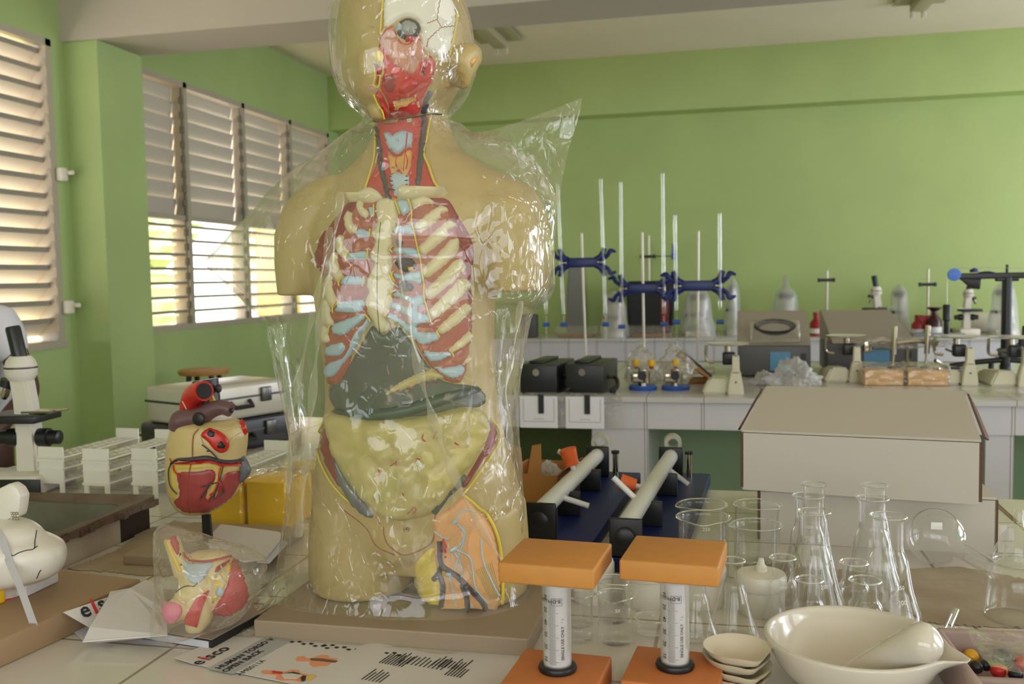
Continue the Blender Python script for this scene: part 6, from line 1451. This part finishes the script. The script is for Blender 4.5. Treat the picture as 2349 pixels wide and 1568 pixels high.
# triple beam balances seen from their pillar end
def balance(px, py, y, label, pan_px):
    p = P(px, py, TOP); p = AY(px, py, y); x = p.x; t = thing('beam_balance', label, 'balance', (x, y, TOP), 0, 'cream beam balances')
    b = BM(); loft(b, [[V((sx_*w/2, (0 if sy_ < 0 else d), z)) for sx_, sy_ in ((-1, -1), (1, -1), (1, 1), (-1, 1))] for z, w, d in ((0, .062, .06), (.03, .056, .055), (.085, .038, .04), (.088, .03, .034), (.15, .026, .03), (.152, .02, .026))]); bmesh.ops.bevel(b, geom=b.edges[:], offset=.003, segments=2, affect='EDGES'); obj('pillar', b, 'balance_cream', t)
    b = BM(); loft(b, [[V((-.13, .02, 0)), V((-.03, .02, 0)), V((-.03, .3, 0)), V((-.13, .3, 0))], [V((-.10, .03, .06)), V((-.03, .03, .06)), V((-.03, .28, .045)), V((-.10, .28, .045))]]); bmesh.ops.bevel(b, geom=b.edges[:], offset=.008, segments=2, affect='EDGES'); obj('cast_base', b, 'balance_cream', t)
    b = BM(); ball(b, (0, -.001, .05), .0035, 8); obj('screw', b, 'post_black', t)
    b = BM(); tube(b, [(-.015, .05, .14), (-.02, .2, .12), (-.02, .34, .12)], .005, 8); box(b, (-.025, .08, .135), (.05, .05, .05), bev=.008); obj('beam', b, 'scope_black', t)
    c = V((-.03, .11, .185)); b = BM(); lathe(b, [(0, .0), (.07, 0), (.083, .006), (.085, .008), (.07, .003), (0, .003)], c, 32); obj('pan', b, 'glow_steel', t)
    b = BM(); tube(b, [c+V((-.082, 0, .0)), c+V((-.082, 0, -.06)), c+V((-.05, 0, -.07))], .006, 8); tube(b, [c+V((0, 0, 0)), c+V((0, 0, -.05))], .012, 10); obj('pan_bow', b, 'chrome', t)
    return t
balance(1688, 905, 3.66, 'cream beam balance with a steel pan at the bench edge left of the upper carton', 0); balance(1966, 878, 4.12, 'cream beam balance with a steel pan rising behind the middle of the upper carton', 0); balance(2226, 884, 4.04, 'cream beam balance rising behind the right end of the upper carton', 0)
balance(2356, 884, 4.0, 'cream beam balance cut off by the right edge of the photo', 0)
# grey spectrometers with sloping beige lids
def spectro(px0, px1, py0, pyt, y, label, skew, panel_x):
    a, c = AY(px0, py0, y), AY(px1, py0, y); w = c.x-a.x; h = AY(px0, pyt, y+.3).z-TOP; t = thing('spectrometer', label, 'instrument', (a.x, y, TOP), 0, 'grey instruments with sloping lids'); hb = h*.47
    b = BM(); box(b, (w/2, .17, .01+hb/2), (w, .34, hb), bev=.006); obj('housing', b, 'spectro_grey', t)
    b = BM(); loft(b, [[V((skew*.3, .0, hb+.01)), V((w-skew*.0, .0, hb+.01)), V((w, .34, hb+.01)), V((0, .34, hb+.01))], [V((0, .26, h)), V((w-skew*.9, .26, h)), V((w-skew*.9, .34, h)), V((0, .34, h))]]); obj('sloping_lid', b, 'spectro_beige', t, False)
    b = BM(); box(b, (w*panel_x, -.002, hb*.55), (w*.28, .006, hb*.62)); obj('blue_panel', b, 'panel_blue', t, False)
    b = BM(); box(b, (w*.9, -.002, hb*.7), (.02, .006, .03)); obj('switch', b, 'post_black', t, False)
    for x in (.15, .85):
        b = BM(); box(b, (w*x, .17, .005), (.03, .3, .01)); obj('foot', b, 'post_black', t, False)
spectro(1694, 1860, 862, 714, 4.3, 'grey instrument with a sloping beige lid under a coiled cable in a bag, left one', .0, .58); spectro(1896, 2106, 858, 712, 4.45, 'grey instrument with a sloping beige lid and blue label, right one of the two', .09, .55)
# coil of cable in a bag on the lid
p = AY(1778, 760, 4.33); t = thing('cable_coil', 'coiled black cable in a clear bag lying on the left sloping lid', 'cable', p, 0); b = BM()
for k in range(4): tube(b, [V(((.07+.006*k)*math.cos(a), .02+.03*math.sin(a), .012+.026*math.sin(a)+.004*k)) for a in [2*PI*j/20 for j in range(21)]], .0045, 6, False)
obj('cable', b, 'case_dark', t)
b = BM(); bmesh.ops.create_cube(b, size=1); bmesh.ops.subdivide_edges(b, edges=b.edges[:], cuts=10, use_grid_fill=True)
for v in b.verts: q = v.co.copy(); v.co = V((q.x*.21, q.y*.05+.02+q.z*.07, q.z*.09))+V((noise.noise(q*6), noise.noise(q*6+V((3, 0, 0))), noise.noise(q*6+V((0, 3, 0)))))*.008
obj('clear_bag', b, 'film_small', t, True, 180)
crumple(1822, 897, TOP, .085, .09, .125, 5.4, 'crumpled milky plastic bag on the bench behind the left corner of the upper carton', 'film_milky', peak=.6)
crumple(1756, 884, TOP, .05, .06, .06, 8.8, 'low grey crumpled plastic beside the milky bag on the middle bench', 'film_milky', peak=.6)
for px, lab in ((2028, 'peach-coloured carton in clear film behind the upper white carton, left one'), (2128, 'peach-coloured carton in clear film behind the upper white carton, right one')):
    p = AY(px, 882, 4.02); t = thing('peach_carton', lab, 'box', (p.x, 4.02, TOP), R(2), 'peach cartons in film'); b = BM(); box(b, (0, .08, .03), (.15, .16, .06), bev=.003); obj('carton', b, 'carton_peach', t)
    b = BM(); bmesh.ops.create_cube(b, size=1); bmesh.ops.subdivide_edges(b, edges=b.edges[:], cuts=12, use_grid_fill=True)
    for v in b.verts: q = v.co.copy(); v.co = V((q.x*.165, q.y*.175+.08, max(.001, (q.z+.5)*.08)))+V((noise.noise(q*8), noise.noise(q*8+V((3, 0, 0))), max(0, noise.noise(q*8+V((0, 3, 0)))) if q.z > 0 else 0))*.012
    obj('clear_wrap', b, 'film_small', t, True, 180)
# chrome rods with rubber feet
for px, pt, pb, lab in ((2050, 748, 850, 'short chrome rod clamped upright in front of the right sloping lid'), (2126, 746, 856, 'short chrome rod clamped upright left of the black tripod arm')):
    y = 4.15; a, c = AY(px, pt, y), AY(px-3, pb, y); t = thing('chrome_rod', lab, 'rod', (c.x, y, TOP), 0, 'chrome rods'); h = a.z-TOP
    b = BM(); tube(b, [(0, 0, .05), (.004, 0, h*.55)], .005, 10); tube(b, [(.004, 0, h*.5), (.008, 0, h)], .011, 12); obj('rod', b, 'chrome', t)
    b = BM(); lathe(b, [(.02, .0), (.02, .015), (.01, .05), (.022, .06), (.02, .066), (0, .066)], seg=18, cap0=True); obj('rubber_foot', b, 'post_black', t)
y = 4.1; p = AY(2080, 790, y); t = thing('wrapped_clamp', 'tangle of chrome clamp parts in clear film between the chrome rods', 'clamp', (p.x, y+.1, p.z), 0); b = BM(); rc = random.Random(8)
tube(b, [(-.13, 0, -.005), (-.08, .01, .01), (-.02, 0, 0), (.06, .01, .008), (.14, 0, -.004)], .012, 8); box(b, (-.14, 0, -.015), (.035, .02, .05), .4, .006); obj('clamp_body', b, 'chrome', t)
b = BM(); tube(b, [(0.02, 0, -p.z+TOP), (.02, 0, 0)], .006, 8); obj('support_post', b, 'chrome', t)
b = BM(); bmesh.ops.create_icosphere(b, subdivisions=4, radius=1)
for v in b.verts: q = v.co.copy(); q *= 1+.5*noise.noise(q*3)+.3*(abs(noise.noise(q*8))-.2); v.co = V((q.x*.17, q.y*.03, q.z*.022))
obj('clear_wrap', b, 'film_small', t, True, 180)
# cluster of black and chrome clamp parts
for px, py, y, lab, s in ((2185, 815, 4.2, 'black and chrome boss clamp lying beside the cream pillar right of the peach cartons', 1.0), (2170, 838, 4.2, 'dark metal clamp lying in front of the black boss clamp', .7)):
    p = AY(px, 850, y); t = thing('boss_clamp', lab, 'clamp', (p.x, y-.08*(s < 1), TOP), .4, 'boss clamps'); b = BM(); box(b, (0, 0, .03*s), (.06*s, .05*s, .06*s), bev=.01*s); box(b, (.05*s, 0, .02*s), (.05*s, .03*s, .03*s), bev=.006*s); obj('boss', b, 'scope_black', t)
    b = BM(); tube(b, [(-.08*s, 0, .09*s), (-.02*s, .01, .06*s), (.06*s, 0, .045*s)], .008*s, 8); obj('screw_rod', b, 'chrome', t)
# black tripod track with a blue pulley
y = 4.38; bp = AY(2306, 862, y); tz = AY(2308, 636, y).z-TOP; t = thing('black_tripod', 'black tripod stand carrying a horizontal black track with a blue pulley at its end', 'stand', (bp.x, y, TOP))
b = BM(); tube(b, [(0, 0, .02), (.002, 0, tz)], .021, 14, smooth=False); obj('column', b, 'scope_black', t)
b = BM(); lathe(b, [(.022, 0), (.024, .005), (.024, .05), (.02, .055)], seg=18, cap0=True, cap1=True); obj('rubber_foot', b, 'post_black', t)
for dx, dy in ((-.22, -.02), (.22, -.02), (.0, .22)):
    b = BM(); tube(b, [(0, 0, .075), (dx*.5, dy*.5, .066), (dx, dy, .05), (dx*1.02, dy*1.02, .0)], .012, 10, smooth=False); obj('leg', b, 'scope_black', t)
b = BM(); box(b, (0, 0, .105), (.055, .05, .04), bev=.008); obj('collar', b, 'spectro_grey', t)
xl = AY(2200, 632, y).x-bp.x
b = BM(); box(b, ((xl+.3)/2, 0, tz+.008), (.3-xl, .03, .026), bev=.003); box(b, (.0, 0, tz-.006), (.09, .03, .02), bev=.004); tr = obj('track', b, 'scope_black', t)
b = BM(); plate(b, [(xl-.02, 0, tz+.02), (xl+.09, 0, tz), (xl+.085, 0, tz-.05), (xl+.05, 0, tz-.045)], (0, 1, 0), .02, .004); obj('bracket', b, 'scope_black', tr)
b = BM(); M = Matrix.Rotation(PI/2, 3, 'X'); lathe(b, [(.0, -.005), (.022, -.005), (.027, -.003), (.024, 0), (.027, .003), (.022, .005), (0, .005)], (xl-.022, -.012, tz+.016), 28, M); pl = obj('pulley', b, 'pulley_blue', tr)
b = BM(); tube(b, [(.0, 0, tz+.02), (.0, 0, tz+.055)], .006, 8); obj('pin', b, 'scope_black', tr)
b = BM(); tube(b, [(xl+.075, 0, tz+.02), (xl+.11, 0, tz+.025), (xl+.14, 0, tz+.02)], .004, 6); lathe(b, [(0, 0), (.018, 0), (.018, .012), (0, .02)], (xl+.06, 0, tz+.024), 16); obj('blue_knob', b, 'clamp_blue', tr)
b = BM(); tube(b, [(xl-.049, -.012, tz+.01), (xl-.05, -.012, tz-.115)], .0012, 5); tube(b, [(xl-.02, -.012, tz+.045), (.3, -.012, tz+.034)], .001, 5); obj('string', b, 'metal_rod', tr)
b = BM(); lathe(b, [(0, -.24), (.01, -.24), (.0115, -.235), (.0115, -.185), (.0165, -.18), (.0165, -.118), (.012, -.112), (0, -.112)], (xl-.05, -.012, tz), 16); obj('hanging_weight', b, 'post_black', tr)
b = BM(); tube(b, [(.03, -.02, .13), (.055, -.03, .16), (.065, -.02, .22)], .007, 8); box(b, (.06, -.02, .15), (.03, .03, .06), bev=.006); obj('clamp', b, 'scope_black', t)
# glossy flat pouch on the bench at right
p = AY(2290, 905, 3.75); b = BM(); bmesh.ops.create_grid(b, x_segments=14, y_segments=10, size=.5)
for v in b.verts: v.co = V((v.co.x*.2, v.co.y*.22, .004+.006*abs(noise.noise(v.co*6))))
o = obj('clear_pouch', b, 'film_small', None, True, 180); o.location = (p.x, 3.78, TOP+.001); tag(o, 'flat clear plastic pouch on the bench right of the upper white carton', 'plastic bag')
# ------------------------------------------------------------------ things on the far bench
FY = 7.3
def fx(px, y=FY): return AY(px, 750, y).x
def hz(px, py, y=FY): return AY(px, py, y).z-TOP
def covered_scope(pxl, pxr, pyt, y, label, seed, tip=0):
    xa, xb = fx(pxl, y), fx(pxr, y); h = hz(pxl, pyt, y); w = xb-xa; t = thing('covered_microscope', label, 'microscope', ((xa+xb)/2, y, TOP), 0, 'microscopes under plastic covers')
    b = BM(); box(b, (0, 0, .02), (w*.7, .2, .04), bev=.008); box(b, (w*.12, .03, h*.45), (w*.28, .05, h*.75), bev=.01); obj('stand', b, 'scope_white', t)
    b = BM(); box(b, (-.02, -.02, h*.45), (w*.5, .11, .02)); box(b, (0, 0, h*.82), (w*.45, .08, h*.12), bev=.01); obj('stage', b, 'scope_black', t)
    b = BM(); rings = []; N = 26
    for z, s in ((.002, 1.05), (.08, 1.0), (.2, .98), (.35, .92), (.5, .86), (.65, .8), (.78, .74), (.88, .66), (.95, .5), (1.0, .28), (1.04+tip, .12)):
        ring = []
        for j in range(N):
            a = 2*PI*j/N; q = V((math.cos(a), math.sin(a), z*2+seed)); k = s*(1+.16*noise.noise(q*1.7)+.1*(abs(noise.noise(q*4))-.2))
            ring.append(V((k*w/2*math.cos(a), k*.12*math.sin(a), h*z)))
        rings.append(ring)
    loft(b, rings, False, True); obj('plastic_cover', b, 'film_milky', t, True, 180)
covered_scope(1378, 1440, 672, 7.13, 'plastic-covered microscope on the far bench left of the black case', 1.1); covered_scope(1562, 1640, 662, 7.25, 'plastic-covered microscope on the far bench behind the right burette stand', 2.7); covered_scope(1662, 1700, 640, 7.4, 'plastic-covered microscope on the far bench just left of the left sloping lid', 3.9); covered_scope(1766, 1838, 660, 7.4, 'plastic-covered microscope with a twisted peak above the left sloping lid', 5.2, .22)
covered_scope(2036, 2088, 656, 7.52, 'plastic-covered microscope above the right sloping lid', 6.6); covered_scope(2266, 2336, 650, 7.25, 'bright white plastic-covered microscope behind the black tripod column', 7.9)
xs = fx(2014, 7.2); s1 = make_scope('microscope', 'small white microscope with an upright black eyepiece above the right sloping lid', V((xs, 7.2, TOP)), R(4), (hz(2014, 632, 7.2))/.372)
s2 = dup(s1, V((fx(2216, 7.25), 7.25, TOP)), R(185), 'white microscope on the far bench behind the blue pulley', None, (hz(2216, 640, 7.25))/.372)
# black case, grey binder, low clear trays
xa, xb = fx(1440, 7.4), fx(1548, 7.4); h = hz(1490, 644, 7.4); t = thing('black_bin', 'tall black bin on the far bench behind the middle burette stand', 'bin', ((xa+xb)/2, 7.4, TOP)); w = (xb-xa)/2
b = BM(); loft(b, [[V((sx_*w*k, sy_*.14*k, z)) for sx_, sy_ in ((-1, -1), (1, -1), (1, 1), (-1, 1))] for z, k in ((0, .9), (h, 1.0))]); bmesh.ops.bevel(b, geom=b.edges[:], offset=.02, segments=3, affect='EDGES'); obj('bin_body', b, 'black_bag', t)
b = BM(); box(b, (w*.62, -.135, h*.45), (.06, .01, h*.7), bev=.003); obj('red_spine', b, 'muscle_dark', t)
xa, xb = fx(1302, 7.6), fx(1345, 7.6); h = hz(1325, 612, 7.6); b = BM(); loft(b, [[V((x, yy, z)) for x, yy in ((-.08*k, -.05), (.08*k, -.05), (.08*k, .05), (-.08*k, .05))] for z, k in ((0, 1.0), (h*.6, .92), (h, .72))]); bmesh.ops.bevel(b, geom=b.edges[:], offset=.01, segments=2, affect='EDGES'); o = obj('grey_binder', b, 'binder_grey'); o.location = ((xa+xb)/2, 7.6, TOP); tag(o, 'tall grey binder standing on the far bench under the left blue clamp', 'binder')
for pa_, pb_, lab in ((1272, 1372, 'low clear plastic tray on the far bench behind the left burette stand'), (1440, 1545, 'low clear plastic tray in front of the black bin')):
    xa, xb = fx(pa_, 7.15), fx(pb_, 7.15); t = thing('clear_tray', lab, 'tray', ((xa+xb)/2, 7.15, TOP), 0, 'clear trays'); w = (xb-xa)/2
    b = BM(); loft(b, [rr_ring(w*.92, .07, .002, .02), rr_ring(w, .09, .085, .02)], True, False); obj('tray_body', b, 'film_small', t); b = BM(); box(b, (0, 0, .012), (w*1.6, .1, .018), bev=.004); obj('tray_contents', b, 'clip_wood', t)
p = fx(1215, 7.2); b = BM(); box(b, (0, 0, .09), (.12, .12, .18), bev=.01); o = obj('grey_block', b, 'spectro_grey'); o.location = (p, 7.2, TOP); tag(o, 'small dark grey box on the far bench beside the edge of the torso bag', 'box')
# far retort stands
def retort(px, pyt, boss_py, y, label, blue=False):
    x = fx(px, y); h = hz(px, pyt, y); t = thing('retort_stand', label, 'stand', (x, y, TOP), 0, 'retort stands on the far bench')
    b = BM(); box(b, (0, -.04, .008), (.14, .2, .016)); obj('foot', b, 'case_alu', t, False); b = BM(); tube(b, [(0, 0, .01), (0, 0, h)], .0085, 10); obj('rod', b, 'metal_rod', t)
    bz_ = hz(px, boss_py, y); b = BM(); box(b, (-.01, -.015, bz_), (.11, .02, .022), bev=.004); box(b, (-.06, -.015, bz_), (.02, .03, .03), bev=.004); box(b, (.045, -.015, bz_), (.02, .03, .03), bev=.004); bo_ = obj('boss_head', b, 'scope_black', t)
    if blue:
        b = BM(); tube(b, [(0, -.02, bz_), (.2, -.02, bz_)], .004, 6); obj('clamp_rod', b, 'scope_black', t); b = BM(); box(b, (.2, -.02, bz_), (.04, .03, .06), bev=.006); box(b, (.195, -.02, bz_+.06), (.02, .02, .08), bev=.004); obj('clamp_head', b, 'valve_blue', t)
retort(1897, 620, 642, 7.35, 'retort stand with a black boss between the two sloping lids'); retort(2128, 617, 652, 7.6, 'retort stand with a black boss left of the blue pulley'); retort(1490, 540, 588, 7.66, 'thin retort stand with a small blue clamp behind the middle burette stand', True)
# bottles and boxes on the far bench
def bottle(px, pyt, y, r, m, label, flare=False):
    h = hz(px, pyt, y); t = thing('bottle', label, 'bottle', (fx(px, y), y, TOP), 0, 'bottles on the far bench'); b = BM()
    prof = [(0, 0), (r, 0), (r, h*.55), (r*.45, h*.72), (r*.4, h*.86)]+([(r*1.05, h*.97), (r*1.05, h)] if flare else [(r*.5, h*.88), (r*.5, h)])+[(0, h)]
    lathe(b, prof, seg=22); obj('bottle_body', b, m, t); b = BM(); lathe(b, [(r*1.01, h*.12), (r*1.01, h*.32)], seg=22); obj('label_band', b, 'label_white', t)
bottle(1872, 716, 7.2, .045, 'bottle_red', 'red bottle with a white label between the two sloping lids'); bottle(2106, 722, 7.2, .045, 'bottle_red', 'red bottle with a white label right of the right sloping lid'); bottle(2143, 704, 7.15, .05, 'bottle_dark', 'dark red bottle with a flared black top left of the hanging weight', True)
p = fx(2124, 7.3); b = BM(); box(b, (0, 0, .07), (.14, .1, .14), bev=.004); o = obj('red_carton', b, 'bottle_red'); o.location = (p, 7.3, TOP); tag(o, 'red carton on the far bench behind the dark flared bottle', 'box')
b = BM(); box(b, (0, 0, .012), (.34, .14, .024), bev=.004); o = obj('grey_plate', b, 'grey_plate'); o.location = (fx(2150, 7.08), 7.08, TOP); tag(o, 'flat grey metal plate on the far bench edge under the hanging weight', 'plate')
b = BM(); lathe(b, [(0, 0), (.06, 0), (.075, .03), (.075, .26), (.07, .27), (0, .27)], seg=26, M=Matrix.Rotation(PI/2, 3, 'Y')); o = obj('cream_roll', b, 'balance_cream'); o.location = (fx(2215, 7.45), 7.5, TOP+.076); tag(o, 'cream paper roll lying on the far bench left of the black tripod column', 'roll')
